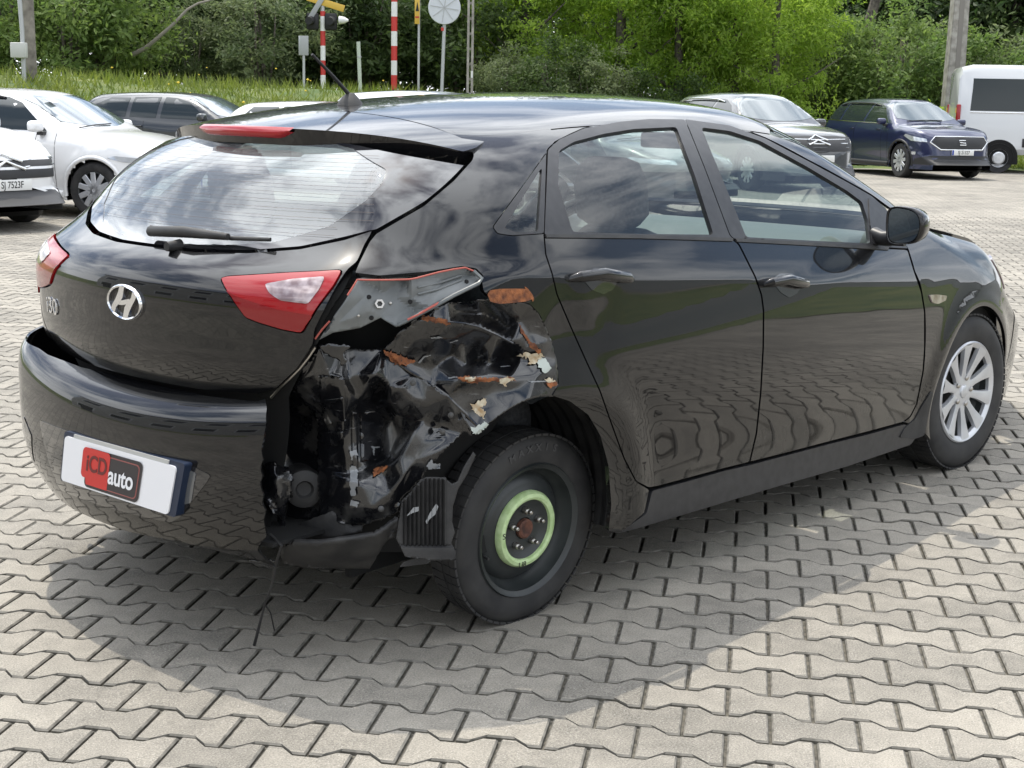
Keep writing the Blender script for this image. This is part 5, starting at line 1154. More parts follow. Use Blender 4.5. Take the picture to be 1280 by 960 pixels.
proto('bush_dark', 'dark', 3.4, 1.9, 95, 80, .17, .1, 111, True, clr=.42)
proto('low_lime', 'lime', 1.5, 1.0, 45, 60, .13, .05, 131, True, clr=.25)
NAMES = dict(tall_dark='tree', tall_mid='tree', locust='tree', bush_mid='shrub', bush_grey='shrub', bush_dark='shrub', low_lime='shrub')
def plant(key, px, d, label, group, sc=1., zs=1.):
    p = at_px(px, d); z, *_ = terrain(p[0], p[1]); cm, tm = TP[key][random.randrange(len(TP[key]))]
    e = thing(NAMES[key], label, 'tree' if NAMES[key] == 'tree' else 'shrub', (p[0], p[1], z-.1), random.uniform(0, 6.28), group); e.scale = (sc*random.uniform(.92, 1.08), sc*random.uniform(.92, 1.08), sc*zs)
    link(bpy.data.objects.new('crown' if NAMES[key] == 'tree' else 'foliage', cm), e); link(bpy.data.objects.new('trunk' if NAMES[key] == 'tree' else 'stems', tm), e); return e
for k in range(19):                                                   # dark wood at the back
    plant('tall_dark' if k % 3 else 'tall_mid', -260+k*96+random.uniform(-25, 25), random.uniform(53, 62), 'dense dark green tree in the wood at the very back', 'trees of the wood behind everything', random.uniform(.95, 1.25))
for px, d, sc in ((-60, 45, 1.0), (210, 47, .95), (290, 46, .9), (360, 45, .9), (1050, 52, .9), (1160, 50, .85), (1260, 50, .95), (1370, 48, .9)):
    plant('tall_dark', px, d, 'dark green tree standing in front of the back wood', 'dark trees in front of the back wood', sc)
for px, d, sc in ((652, 41.5, .80), (772, 41, .88), (845, 40.5, .78), (915, 41, .9), (968, 40, .72), (715, 43, .85)):
    plant('locust', px, d, 'bright yellow-green feathery tree lit by the sun', 'sunlit feathery trees behind the car roof', sc)
for px, d, sc, key, lab in ((20, 40, .9, 'bush_mid', 'pale green bush right behind the wooden pole with the junction box'), (85, 39, 1.1, 'bush_mid', 'tall pale green bush next to the wooden pole'), (135, 40, 1.12, 'bush_mid', 'wide pale green bush second along from the wooden pole'),
        (240, 41, .7, 'bush_grey', 'small grey-green bush below the bare arching branch'), (330, 40, 1.0, 'bush_grey', 'grey-green bush beside the small sign seen from behind'),
        (400, 43, 1.15, 'bush_dark', 'dark green shrub behind the striped signal pole with lamps'), (455, 42, 1.1, 'bush_dark', 'dark green shrub behind the pale leaning marker post'), (520, 43, 1.2, 'bush_dark', 'dark green shrub behind the narrow yellow warning sign'), (580, 42, 1.1, 'bush_dark', 'dark green shrub behind the two-legged concrete post')):
    plant(key, px, d, lab, 'bushes along the top of the bank', sc)
for px, d, sc in ((640, 39, .62), (690, 38.5, .7), (740, 38.5, .72), (805, 38.5, .6), (870, 38.5, .58)):
    plant('bush_dark' if px % 20 else 'bush_grey', px, d, 'dark shrub below the sunlit feathery trees', 'shrubs below the feathery trees', sc*.85)
for px, d, sc, lab in ((985, 44, 1.0, 'rounded green shrub behind the grey crossover bonnet'), (1025, 43, 1.15, 'rounded green shrub behind the tail of the blue car'), (1070, 44, 1.2, 'large rounded green shrub behind the roof of the blue car'), (1115, 43, 1.2, 'large rounded green shrub behind the roof of the blue car'), (1160, 45, 1.1, 'rounded green shrub between blue car and concrete pole'), (1210, 44, 1.0, 'rounded green shrub between concrete pole and white van'), (1260, 45, 1.1, 'rounded green shrub rising behind the van roof'), (1310, 44, 1.1, 'rounded green shrub rising behind the van roof')):
    plant('bush_mid' if px % 4 else 'bush_grey', px, d, lab, 'hedge shrubs behind the blue car', sc*.92)
for px, d, sc in ((868, 38, .75), (960, 38.5, .8), (985, 39, .9), (1110, 40, .8), (1145, 40, .95), (1165, 39.5, .9), (1190, 41, .8)):
    plant('low_lime', px, d, 'low yellow-green weedy shrub at the yard edge', 'low weedy shrubs at the yard edge', sc)
for k in range(16):
    plant('bush_dark', -120+k*98+random.uniform(-30, 30), random.uniform(48, 51), 'dark undergrowth shrub between the trunks of the back wood', 'undergrowth of the back wood', random.uniform(1.0, 1.4))
# leaning bare branch and dark trunk
def place_tube(name, label, cat, pts, rad, m, n=8):
    e = thing(name, label, cat, tuple(pts[0])); b0 = np.array(pts[0]); o = tube('branch' if 'branch' in name else 'trunk', [tuple(np.array(p)-b0) for p in pts], rad, m, e, n); return e
def px3(x, y, d):
    a = at_px(x, d); D = rays([(x, y)])[0]; t = d/np.hypot(D[0], D[1]); return CAM+D*t
pale = mat('bare_wood', (.22, .20, .17), .8)
place_tube('fallen_branch', 'bare pale branch arching out of the dark wood', 'branch', [px3(166, 68, 38.6), px3(182, 60, 38.3), px3(200, 45, 38.1), px3(218, 29, 38.), px3(234, 12, 38.), px3(248, 4, 38.), px3(272, -2, 38.)], [.06, .055, .048, .042, .036, .03, .02], pale)
place_tube('leaning_trunk', 'dark leaning tree trunk above the blue car', 'tree trunk', [px3(1079, 75, 46), px3(1086, 30, 46), px3(1096, -5, 46), px3(1108, -40, 46)], [.2, .17, .15, .1], bark)
# --- grass blades on the bank (countless: one object)
blade_m = leaf_material('grass_blade', (.09, .13, .022), (.24, .27, .075), .4); g = np.random.default_rng(3); V, F = [], []
for _ in range(34000):
    c = g.uniform(-120, 1400); d0 = np.interp(c, [0, 450, 800, 1280], [24.8, 27.5, 34.5, 38.5]); d = d0+abs(g.normal(0, 5.)); p = at_px(c, d); z, dd, s_ = terrain(p[0], p[1])
    h = g.uniform(.08, .28)*(1.3 if d > d0+7 else 1); a = g.uniform(0, 6.28); w_ = g.uniform(.012, .028); le = g.normal(0, .12, 2); s = len(V)
    V += [(p[0]-w_*math.cos(a), p[1]-w_*math.sin(a), z-.03), (p[0]+w_*math.cos(a), p[1]+w_*math.sin(a), z-.03), (p[0]+le[0], p[1]+le[1], z+h)]; F.append((s, s+1, s+2))
gb_ = meshobj('grass_blades', V, F, blade_m, None, False); tag(gb_, 'tall rough grass on the bank behind the parked cars', 'grass', kind='stuff')
flw = mat('yellow_flower', (.75, .55, .06), .7); V, F = [], []
for _ in range(16):
    c = g.choice([g.normal(25, 25), g.normal(235, 30), g.normal(330, 60), g.uniform(0, 480)]); d = np.interp(c, [0, 450], [30, 32])+abs(g.normal(0, 4)); p = at_px(c, d); z, *_ = terrain(p[0], p[1]); r = g.uniform(.012, .03); zz = z+g.uniform(.2, .5); s = len(V)
    V += [(p[0]-r, p[1]+r, zz), (p[0], p[1], zz-r), (p[0]+r, p[1]-r, zz), (p[0], p[1], zz+r), (p[0]-r*.5, p[1]-r*.5, zz), ]; F += [(s, s+1, s+4), (s+1, s+2, s+4), (s+2, s+3, s+4), (s+3, s, s+4)]
tag(meshobj('wild_flowers', V, F, flw, None, False), 'small yellow wild flowers scattered in the bank grass', 'flowers', kind='stuff')
# --- poles and signs of the level crossing
conc = mat('concrete_pole', (.30, .28, .25), .9); noise_col(conc, (.22, .205, .18), (.38, .36, .32), 6, bump=.3, bscale=40)
wood = mat('weathered_wood', (.20, .175, .15), .9); noise_col(wood, (.13, .115, .1), (.27, .245, .21), 5, bump=.4, bscale=30)
galv = mat('galvanised', (.42, .43, .43), .45, .4); swhite = mat('signal_white', (.72, .72, .70), .5); sred = mat('signal_red', (.50, .035, .03), .5); syel = mat('signal_yellow', (.62, .40, .06), .5); sblk = mat('signal_black', (.012, .012, .013), .6); dgrey = mat('sign_back_grey', (.33, .34, .34), .55)
def base_at(px, d):
    p = at_px(px, d); z, *_ = terrain(p[0], p[1]); return Vector((p[0], p[1], z-.05))
AC = YAW-math.pi/2                                                        # things that face the camera turn by this
def mpx(d): return d/FPX                                                  # metres per photo pixel at distance d
def zat(px, y, d): return float(px3(px, y, d)[2])
b0 = base_at(40, 33); t = thing('utility_pole', 'weathered wooden utility pole on the bank beside bushes', 'pole', b0); tube('shaft', [(0, 0, 0), (-.03, 0, 4), (-.05, 0, 8)], [.125, .115, .10], wood, t, 14); tube('cable_strap', [(.0, -.01, 2.9), (0, -.01, 3.0)], .128, galv, t, 14)
b0 = base_at(31, 32.4); t = thing('meter_post', 'thin grey post carrying a pale junction box', 'post', b0, AC); H_ = zat(31, -8, 32.4)-b0.z; tube('shaft', [(0, 0, 0), (0, 0, H_*.6), (-.06, 0, H_+.8)], .045, galv, t, 10)
hb = zat(28, 63, 32.4)-b0.z; box('junction_box', (-.05, -.1, hb), (.32, .16, .31), mat('pale_box', (.5, .5, .47), .6), t, None, .02); 
def striped(px, d, ytop, wid, label, y0=112):
    b0 = base_at(px, d); t = thing('striped_pole', label, 'pole', b0, AC); z1 = zat(px, ytop, d)-b0.z; st_ = 17.3*mpx(d); k = 0; z = 0.; zs0 = zat(px, y0, d)-b0.z
    tube('foot', [(0, 0, 0), (0, 0, max(.06, zs0))], wid*1.15, sblk, t, 12); z = max(.06, zs0)
    while z < z1-.01:
        ze = min(z1, z+st_); tube('red_band' if k % 2 == (0 if px > 450 else 1) else 'white_band', [(0, 0, z), (0, 0, ze)], wid, sred if k % 2 == (0 if px > 450 else 1) else swhite, t, 14); z = ze; k += 1
    return t, b0
t, b0 = striped(492.5, 38, -30, 3.7*mpx(38), 'tall red and white striped pole without lamps at the crossing')
t, b0 = striped(404, 38, 14, 3.0*mpx(38), 'short red and white striped signal pole topped by dark lamps')
zc_ = zat(404, 27, 38)-b0.z; u = mpx(38)
for dx in (-12, 10): box('lamp_board', (dx*u, -.03, zc_), (15*u, .08, 20*u), sblk, t, None, .05)
for dx in (-14, 11): tube('lamp_hood', [(dx*u, -.05, zc_+1*u), (dx*u-.02, -.32, zc_)], [5.5*u, 4.5*u], sblk, t, 14)
tube('bell', [(20*u, 0, zc_+2*u), (26*u, -.02, zc_+2*u), (31*u, -.03, zc_+2*u)], [5*u, 4*u, 1.2*u], swhite, t, 12)
R1 = Matrix.Rotation(math.radians(38), 3, 'Y'); R2 = Matrix.Rotation(math.radians(-33), 3, 'Y')
zc_ = zat(404, 6, 38)-b0.z
box('cross_arm', (4*u, -.05, zc_+2*u), (46*u, .02, 8*u), syel, t, Matrix.Rotation(math.radians(16), 3, 'Y'), .004); box('cross_arm', (-6*u, -.08, zc_-2*u), (34*u, .02, 6*u), dgrey, t, Matrix.Rotation(math.radians(-58), 3, 'Y'), .004); tube('upper_shaft', [(0, 0, zc_-20*u), (0, 0, zc_+14*u)], 2.6*u, galv, t, 10)
b0 = base_at(380, 36); t = thing('small_sign', 'small grey sign seen from behind on a thin post', 'sign', b0, AC); zz = zat(381, 57, 36)-b0.z; u = mpx(36); tube('post', [(0, 0, 0), (0, .02, zz+8*u)], 1.6*u, galv, t, 8); box('sign_plate', (1*u, -.02, zz), (10*u, .015, 23*u), dgrey, t, None, .004); box('sign_plate', (-4*u, .01, zz), (4*u, .03, 23*u), galv, t, None, .004)
b0 = base_at(449, 37); t = thing('marker_post', 'plain pale marker post leaning slightly by the crossing', 'post', b0, AC); zz = zat(447, 52, 37)-b0.z; tube('shaft', [(.03, 0, 0), (-.02, 0, zz)], .048, mat('pale_post', (.45, .5, .42), .7), t, 8); tube('collar', [(.0, 0, zz*.7), (.0, 0, zz*.7+.05)], .056, galv, t, 8)
b0 = base_at(523, 37); t = thing('warning_sign', 'narrow yellow warning sign on a slim grey post', 'sign', b0, AC); zz = zat(521, 12, 37)-b0.z; u = mpx(37); tube('post', [(0, 0, 0), (0, 0, zz+40*u)], 1.5*u, galv, t, 8); box('sign_plate', (-2.*u, -.05, zz), (6*u, .015, 34*u), syel, t, None, .003)
ty_ = Matrix.Rotation(math.radians(90), 4, 'X'); prism('warning_mark', [(-4.*u, zz-2*u), (0.2*u, zz-2*u), (-1.9*u, zz+9*u)], -.062, -.060, sblk, t); box('printed_band', (-2*u, -.0595, zz-9*u), (4.6*u, .002, 2*u), sred, t)
b0 = base_at(553, 36); t = thing('round_sign', 'large round pale sign seen from behind on a grey post', 'sign', b0, AC); u = mpx(36); zz = zat(555, 10, 36)-b0.z; tube('post', [(-.03, .02, 0), (.04, .02, zz)], 2.2*u, galv, t, 10); lathe('disc', [(0, -.02), (19*u, -.02), (19.6*u, -.005), (19*u, .012), (0, .012)], mat('sign_disc', (.55, .57, .60), .4), t, 48, 'Y', (.03, -.08, zz))
for dx, an in ((0, 0), (0, 90), (0, 45), (0, -45)): box('disc_rib', (.03, -.105, zz), (34*u, .012, 1.0*u), galv, t, Matrix.Rotation(math.radians(an+8), 3, 'Y'))
tube('post_reflector', [(.0, .02, zz-27*u), (.0, .02, zz-23*u)], 2.5*u, sred, t, 8)
b0 = base_at(587, 36); t = thing('concrete_post', 'square concrete post with two legs beside the round sign', 'post', b0, AC); zz = zat(587, -25, 36)-b0.z
for dx in (-2.6, 2.6): box('leg', (dx*mpx(36), 0, zz/2), (.055, .10, zz), conc, t)
for k in range(9): box('rung', (0, .01, zz*(k+.5)/9), (.06, .05, .06), conc, t)
box('number_tag', (2.4*mpx(36), -.056, zat(589, 93, 36)-b0.z), (.045, .006, .16), swhite, t)
b0 = base_at(1189, 40); t = thing('concrete_pole', 'tall tapering concrete pole between the blue car and the van', 'pole', b0, AC); zz = zat(1190, -30, 40)-b0.z
prism('shaft', [(-.26, 0), (.26, 0), (.19, zz+1), (-.15, zz+1)], -.2, .2, conc, t, .02); box('web', (.02, -.205, zz*.5), (.12, .02, zz*.98), mat('darker_concrete', (.2, .185, .165), .9), t)  # web: darker concrete strip standing slightly proud of the shaft
for dx, px in ((0, 997),):
    b0 = base_at(px, 58); t = thing('power_pole', 'far A-shaped power pole above the green hedge', 'pole', b0, AC)
    tube('leg', [(-.55, 0, 0), (0.05, 0, 7)], .13, conc, t, 8); tube('leg', [(.35, 0, 0), (.12, 0, 7)], .13, conc, t, 8); tube('brace', [(-.3, 0, 3), (.25, 0, 3)], .05, conc, t, 6)
# --- what the black paint mirrors: buildings and grass outside the picture
facade = mat('pale_render', (.50, .49, .46), .8); noise_col(facade, (.44, .43, .40), (.55, .54, .51), .8); wglass = mat('window_dark', (.02, .024, .028), .08, 0, .5); roofm = mat('roof_sheet', (.12, .115, .11), .6)
def building(name, label, loc, rz, L_, D_, H_, nwin, nfl, m):
    t = thing(name, label, 'building', loc, rz); box('wall', (0, 0, H_/2), (L_, D_, H_), m, t); box('roof', (0, 0, H_+.15), (L_+.6, D_+.6, .3), roofm, t)
    for f_ in range(nfl):
        for k in range(nwin):
            x = -L_/2+(k+.5)*L_/nwin; z = H_*(f_+.52)/nfl; w_ = box('window', (x, -D_/2-.01, z), (L_/nwin*.56, .06, H_/nfl*(.46 if nfl > 1 else .3)), white, t); box('pane', (x, -D_/2-.05, z), (L_/nwin*.48, .02, H_/nfl*(.38 if nfl > 1 else .24)), wglass, w_)
    box('door', (L_/2-1.6, -D_/2-.02, 1.05), (1.1, .08, 2.1), wglass, t); return t
building('office_building', 'pale two-storey office building mirrored in the black tailgate', (-19, 9.5, 0), math.radians(62), 24, 9, 6.2, 8, 2, facade)
building('workshop_hall', 'low grey workshop hall mirrored in the black doors', (30, -24, 0), math.radians(225+10), 44, 10, 4.4, 0, 1, mat('grey_sheet_wall', (.36, .37, .37), .6))
ls = meshobj('lawn_strip', [(v[0], v[1], .012) for v in ((4.5, -8.5), (14, -26), (36, -10), (17, -.8))], [(0, 1, 2, 3)], grass_m, None, False); ls['kind'] = 'structure'
ls = meshobj('lawn_strip', [(v[0], v[1], .012) for v in ((-9, 3), (-5.5, 14), (-8, 15), (-12, 4))], [(0, 1, 2, 3)], grass_m, None, False); ls['kind'] = 'structure'
# ================================================================ parked vehicles
def mk_shape(ro, wb, fo, W, H, belt, hood0, hood1, wsb, wst, rtop, rbase, crown=.10, slope_c=.88, boxy=0.):
    """ro/fo overhangs, wb wheelbase; wsb/wst windscreen base and top (x); rtop/rbase tail glass top and base (x)"""
    k = W/1.764; xf = wb+fo; hw = W/2; zc = belt-.10
    return Shape(B=spl([(-ro-.1, hw*.84), (-ro*.6, hw*.93), (0, hw*.985), (wb*.4, hw), (wb*.8, hw*.99), (wb+fo*.35, hw*.955), (wb+fo*.8, hw*.84), (xf+.1, hw*.72)], .08),
        zc=lin(zc, -.02), upk=1-boxy*.7, dnk=.78/max(zc-.2, .4)*.92,
        R=spl([(.1, -ro+.12), (.3, -ro+.02), (.55, -ro), (.75, -ro+.03), (belt-.08, rbase), (belt, rbase+.03), (H-.1, rtop), (H+.1, rtop+.1)], .02, 0, 3.2),
        H=spl([(-ro, H-.09), (0, H-.025), (wb*.35, H), (wst-.1, H-.025), (wst+.6, H-.14)], .06, -2, 7), crown=(crown, .12),
        ws0=(wst, H-.035), wsk=(wsb-wst)/(H-.035-hood0),
        Hd=spl([(-ro-.3, hood0-.2), (wst, hood0-.05), (wsb-.1, hood0), (wsb+.1, hood0-.005), ((wsb+xf)/2, (hood0+hood1)/2+.03), (xf-.12, hood1), (xf+.1, hood1-.12)], .05, -2, 7), hcurve=.07,
        F=spl([(.1, xf-.12), (.25, xf-.02), (.5, xf), (.72, xf-.03), (hood1+.02, xf-.12), (hood1+.3, xf-.5)], .02, 0, 3.2), fcurve=.16, rcurve=.14, rq=.10, wscurve=.18, kc=.16,
        arch=((wb, .34, .40, .012), (0, .34, .40, .012)))
def loft(S, x0, x1, zmid, name, m, parent, arches, zlow=.2, nx=84, na=76):
    t = np.linspace(0, 1, nx); xs = x0+(x1-x0)*(.5-.5*np.cos(np.pi*t))*.55+(x1-x0)*t*.45
    th = np.linspace(-math.pi/2, 1.5*math.pi, na, endpoint=False); V = []
    Ds = np.stack([np.zeros(na), np.cos(th), np.sin(th)], 1)
    O = np.repeat(np.stack([xs, np.zeros(nx), zmid(xs)], 1), na, 0); D = np.tile(Ds, (nx, 1))
    Pt, miss = S.hit(O+D*2.2, -D, 0, 0, 2.2, 110)
    Pt[miss] = O[miss]; Pt[:, 2] = np.maximum(Pt[:, 2], zlow)
    low = (D[:, 2] < 0) & (O[:, 2]+D[:, 2]*2.2 < 0); 
    G = Pt.reshape(nx, na, 3)
    ok = lambda p, c, r: (p[0]-c[0])**2+(p[2]-c[1])**2 < r*r and abs(p[1]) > .45
    F = []; P = Pt.copy()
    for (cx, cz, r) in arches:
        dd = np.hypot(P[:, 0]-cx, P[:, 2]-cz); near = (np.abs(dd-r) < .032) & (np.abs(P[:, 1]) > .5) & (P[:, 2] > zlow+.01)
        P[near, 0] = cx+(P[near, 0]-cx)/dd[near]*r; P[near, 2] = cz+(P[near, 2]-cz)/dd[near]*r
    for i in range(nx-1):
        for k in range(na):
            q = (i*na+k, (i+1)*na+k, (i+1)*na+(k+1) % na, i*na+(k+1) % na); c = P[list(q)].mean(0)
            if any((c[0]-cx)**2+(c[2]-cz)**2 < (r-.004)**2 and abs(c[1]) > .45 for cx, cz, r in arches): continue
            F.append(q)
    n = S.normal(P); return meshobj(name, P, [q[::-1] for q in F] if np.sum([np.dot(np.cross(P[q[1]]-P[q[0]], P[q[3]]-P[q[0]]), n[q[0]]) for q in F[::37]]) < 0 else F, m, parent, True, n)
def paint_mat(name, col, metal=0., rough=.3): return mat(name, col, rough, metal, 1., .5, coatr=.03)
cglass = mat('car_window', (.016, .022, .024), .05, 0, 0., .5); wsglass = mat('car_windscreen', (.10, .125, .13), .05, 0, 1., .9); blackp = mat('car_black_plastic', (.016, .016, .017), .5); chr2 = mat('car_chrome', (.7, .71, .72), .15, 1.); lampm = mat('car_headlamp', (.55, .57, .60), .12, .5, 1.)
plw = mat('plate_white', (.72, .72, .70), .5); eub = mat('plate_blue', (.02, .05, .30), .5)
def poly_between(top_, bot_): return top_+bot_[::-1]
def simple_wheel(parent, loc, r, rimr, spokes, sg, w=.2):
    e = bpy.data.objects.new('wheel', None); link(e, parent); e.location = loc; e.rotation_euler = (0, random.uniform(0, 1), 0 if sg < 0 else math.pi)
    s_ = r-rimr; hw = w/2; pr = [(rimr, -hw*.85), (rimr+.3*s_, -hw), (rimr+.75*s_, -hw), (r-.01, -hw*.85), (r, -hw*.55), (r, hw*.55), (r-.01, hw*.85), (rimr, hw*.85)]
    lathe('tyre', pr, rubber, e, 48); lathe('rim', [(rimr*.92, .05), (rimr, hw*.8), (rimr+.003, -hw*.82), (rimr*.97, -hw*.95), (rimr*.92, -hw*.85), (rimr*.88, -.02), (0, -.01)], ssteel, e, 40)
    bm = bmesh.new()
    for k in range(spokes):
        a = 2*math.pi*k/spokes; R_ = Matrix.Rotation(-a, 3, 'Y'); add_box(bm, R_ @ Vector((rimr*.52, -hw*.86, 0)), (rimr*.92, .02, rimr*.30), R_, .006, 1)
    add_lathe(bm, [(0, -hw*.95), (rimr*.2, -hw*.93), (rimr*.24, -hw*.8)], 20); bmobj('spokes', bm, silver, e)
    return e
def parked_car(name, label, group, S, dims, loc, heading, body_m, win_side, extra=None, rails=False, cat='car', wheel=(.33, .22), spokes=10, ws_m=None, arch_trim=False, plate=None, plate_z=.42, lower=None, detail=True):
    ro, wb, fo, W, H, belt, hood0, hood1, wsb, wst = dims; xf = wb+fo
    t = thing(name, label, cat, loc, heading, group)
    r_, rim_ = wheel; ar = r_+.045; arches = [(0, r_, ar), (wb, r_, ar)]
    zmid = lambda x: np.interp(x, [-ro, -ro+.3, wsb, xf-.3, xf], [.62, .72, .66, .52, .50])
    body = loft(S, -ro+.002, xf-.002, zmid, 'body', body_m, t, arches)
    for (cx, cz, r) in arches:
        for sg in (-1, 1): simple_wheel(t, (cx, sg*(W/2-.11), r_), r_, rim_, spokes, sg)
        bm = bmesh.new(); add_box(bm, (cx, 0, cz+.06), (2*ar*.98, W-.34, .55)); bmobj('wheel_well', bm, void, t)
    SR, SL = Side(S, -1), Side(S, 1)
    for w_ in win_side:
        for sm in (SR, SL): panel('side_window', cglass, t, w_, sm, .09, gap=0, off=.004, flange=.005, round_=1)
    # frame around the side glazing
    yb = lambda x, z: np.abs(S.W(np.array([x]), np.array([z]))[0])
    hw_ = lambda x: float(np.interp(x, [wst, wsb], [W*.33, W*.385]))
    wsp = [(wst+.02-.12*(y/(W*.33))**2+.05, y) for y in np.linspace(-W*.325, W*.325, 9)]+[(wsb-.06-.22*(y/(W*.4))**2, y) for y in np.linspace(W*.385, -W*.385, 9)]
    panel('windscreen', ws_m or wsglass, t, wsp, Top(S), .09, gap=0, off=.004, flange=.005, round_=1)
    cf = Cyl(S, ax=wb-.4, front=True)
    if detail:
        for sg in (-1, 1):
            m_ = bmesh.new(); add_box(m_, (wsb-.42, sg*(W/2+.06), belt+.06), (.13, .20, .13), None, .045, 3); mo = bmobj('door_mirror', m_, body_m, t, True, 40); box('mirror_foot', (wsb-.40, sg*(W/2-.05), belt-.02), (.08, .12, .04), blackp, mo)
            for x_ in (wb*.26, wb*.66): 
                y_ = float(S.W(np.array([x_]), np.array([belt-.11]))[0]); box('door_handle', (x_, sg*(y_+.012), belt-.11), (.17, .025, .028), body_m, t, None, .01)
            for x_ in (wb*.30, wb*.72+.0, wsb-.22):
                zz_ = np.linspace(.34, belt-.02, 9); Pt = (SR if sg < 0 else SL).to3(np.stack([x_+.0*zz_, zz_], 1)); tube('door_gap', Pt, .0035, void, t, 4)
    for sg in (-1, 1):
        x_ = np.linspace(ar+.02, wb-ar-.02, 10); Pt = (SR if sg < 0 else SL).to3(np.stack([x_, x_*0+.27], 1)); tube('sill', Pt+[0, sg*(-.005), 0], .05, blackp if lower else body_m, t, 8)
    if True:
        for (cx, cz, r) in arches:
            for sg in (-1, 1):
                a = np.radians(np.linspace(-12, 192, 26)); Pt = (SR if sg < 0 else SL).to3(np.stack([cx+(r+(.02 if arch_trim else .008))*np.cos(a), cz+(r+(.02 if arch_trim else .008))*np.sin(a)], 1)); tube('arch_trim', Pt-[0, sg*.008, 0], .026, blackp if arch_trim else body_m, t, 8)
    if rails:
        for sg in (-1, 1):
            x_ = np.linspace(.0-ro*.35, wst-.25, 12); Pt = Top(S).to3(np.stack([x_, 0*x_+sg*W*.335], 1)); up = np.minimum(1, np.minimum(np.arange(12), 11-np.arange(12))/1.5)
            tube('roof_rail', [p+[0, 0, .01+.035*u_] for p, u_ in zip(Pt, up)], .016, blackp if rails == 'black' else chr2, t, 8)
    if plate:
        P0 = cf.to3(np.array([[0., plate_z]]))[0]; pb = box('number_plate', (P0[0]+.012, 0, plate_z), (.012, .52, .114), plw, t, None, .003); box('plate_band', (P0[0]+.0195, -.235, plate_z), (.002, .04, .105), eub, pb)
        Mx = Matrix(((0, 0, 1, P0[0]+.019), (1, 0, 0, .02), (0, 1, 0, plate_z), (0, 0, 0, 1)))
        if plate != ' ': text('plate_lettering', plate, .10, sblk, pb, Mx, .0006, .80, .001)
    if extra: extra(t, S, cf, body_m)
    return t
def head_px(px, theta):
    """heading of a car whose nose is turned theta degrees to the right of the line towards the camera"""
    a = az_px(px); return a+math.pi+math.radians(theta)
def put(px, d, theta, lx, ly):
    """location so that the local point (lx, ly) stands in column px at distance d"""
    h = head_px(px, theta); p = at_px(px, d); return (p[0]-(lx*math.cos(h)-ly*math.sin(h)), p[1]-(lx*math.sin(h)+ly*math.cos(h)), 0.), h
def fpanel(nm, m, t, cf, pts, off=.006, mirror=True, fl=.006):
    panel(nm, m, t, pts, cf, .05, gap=0, off=off, flange=fl, round_=1)
    if mirror: panel(nm, m, t, [(-a, z) for a, z in pts], cf, .05, gap=0, off=off, flange=fl, round_=1)
def tubec(nm, m, t, cf, pts, r, off=.01):
    P = cf.to3(np.array(pts)); n = cf.S.normal(P); tube(nm, P+n*off, r, m, t, 8)
whitep = paint_mat('white_car_paint', (.74, .74, .74)); noise_col(whitep, (.71, .71, .71), (.77, .77, .77), 2.5)
bluep = paint_mat('dark_blue_car_paint', (.012, .017, .062), .3); greyp = paint_mat('grey_car_paint', (.045, .047, .05), .4); darkp = paint_mat('charcoal_car_paint', (.03, .033, .036), .4); silverp = paint_mat('silver_car_paint', (.42, .43, .44), .6)
# white estate on the left
dO = (.98, 2.69, 1.02, 1.83, 1.47, .98, 1.00, .74, 2.42, 1.62)
S_o = mk_shape(*dO, rtop=-.62, rbase=-.93)
winO = [[(-.45, 1.03), (.5, 1.01), (.5, 1.36), (.1, 1.36), (-.30, 1.30), (-.55, 1.12)], [(.58, 1.01), (1.05, 1.005), (1.05, 1.375), (.58, 1.37)], [(1.13, 1.0), (2.06, .985), (2.02, 1.02), (1.62, 1.30), (1.40, 1.365), (1.13, 1.38)]]
def exO(t, S, cf, bm_):
    fpanel('headlamp', lampm, t, cf, [(.42, .63), (.66, .64), (.86, .66), (1.0, .70), (.92, .725), (.7, .705), (.44, .69)])
    fpanel('grille', blackp, t, cf, [(-.26, .60), (.26, .60), (.29, .74), (.15, .765), (-.15, .765), (-.29, .74)], mirror=False)
    fpanel('lower_intake', blackp, t, cf, [(-.5, .30), (.5, .30), (.46, .38), (-.46, .38)], mirror=False)
    P = Top(S).to3(np.array([(1.82, -.40), (1.86, .2), (2.28, -.42), (2.30, -.55)])); box('windscreen_sticker', P[0]+[0.03, 0, .02], (.10, .12, .004), white, t, Matrix.Rotation(math.radians(26), 3, 'Y'))
    tubec_ = Top(S).to3(np.array([(2.34, -.60), (2.34, -.25), (2.33, .1)])); tube('wiper', tubec_+[0, 0, .02], .008, blackp, t, 6)
loc, hd = put(119, 17.6, 58, 2.69, -.80)
parked_car('estate_car', 'white estate car with roof rails parked behind the black car', None, S_o, dO, loc, hd, whitep, winO, exO, 'black', wheel=(.325, .215), plate=' ')
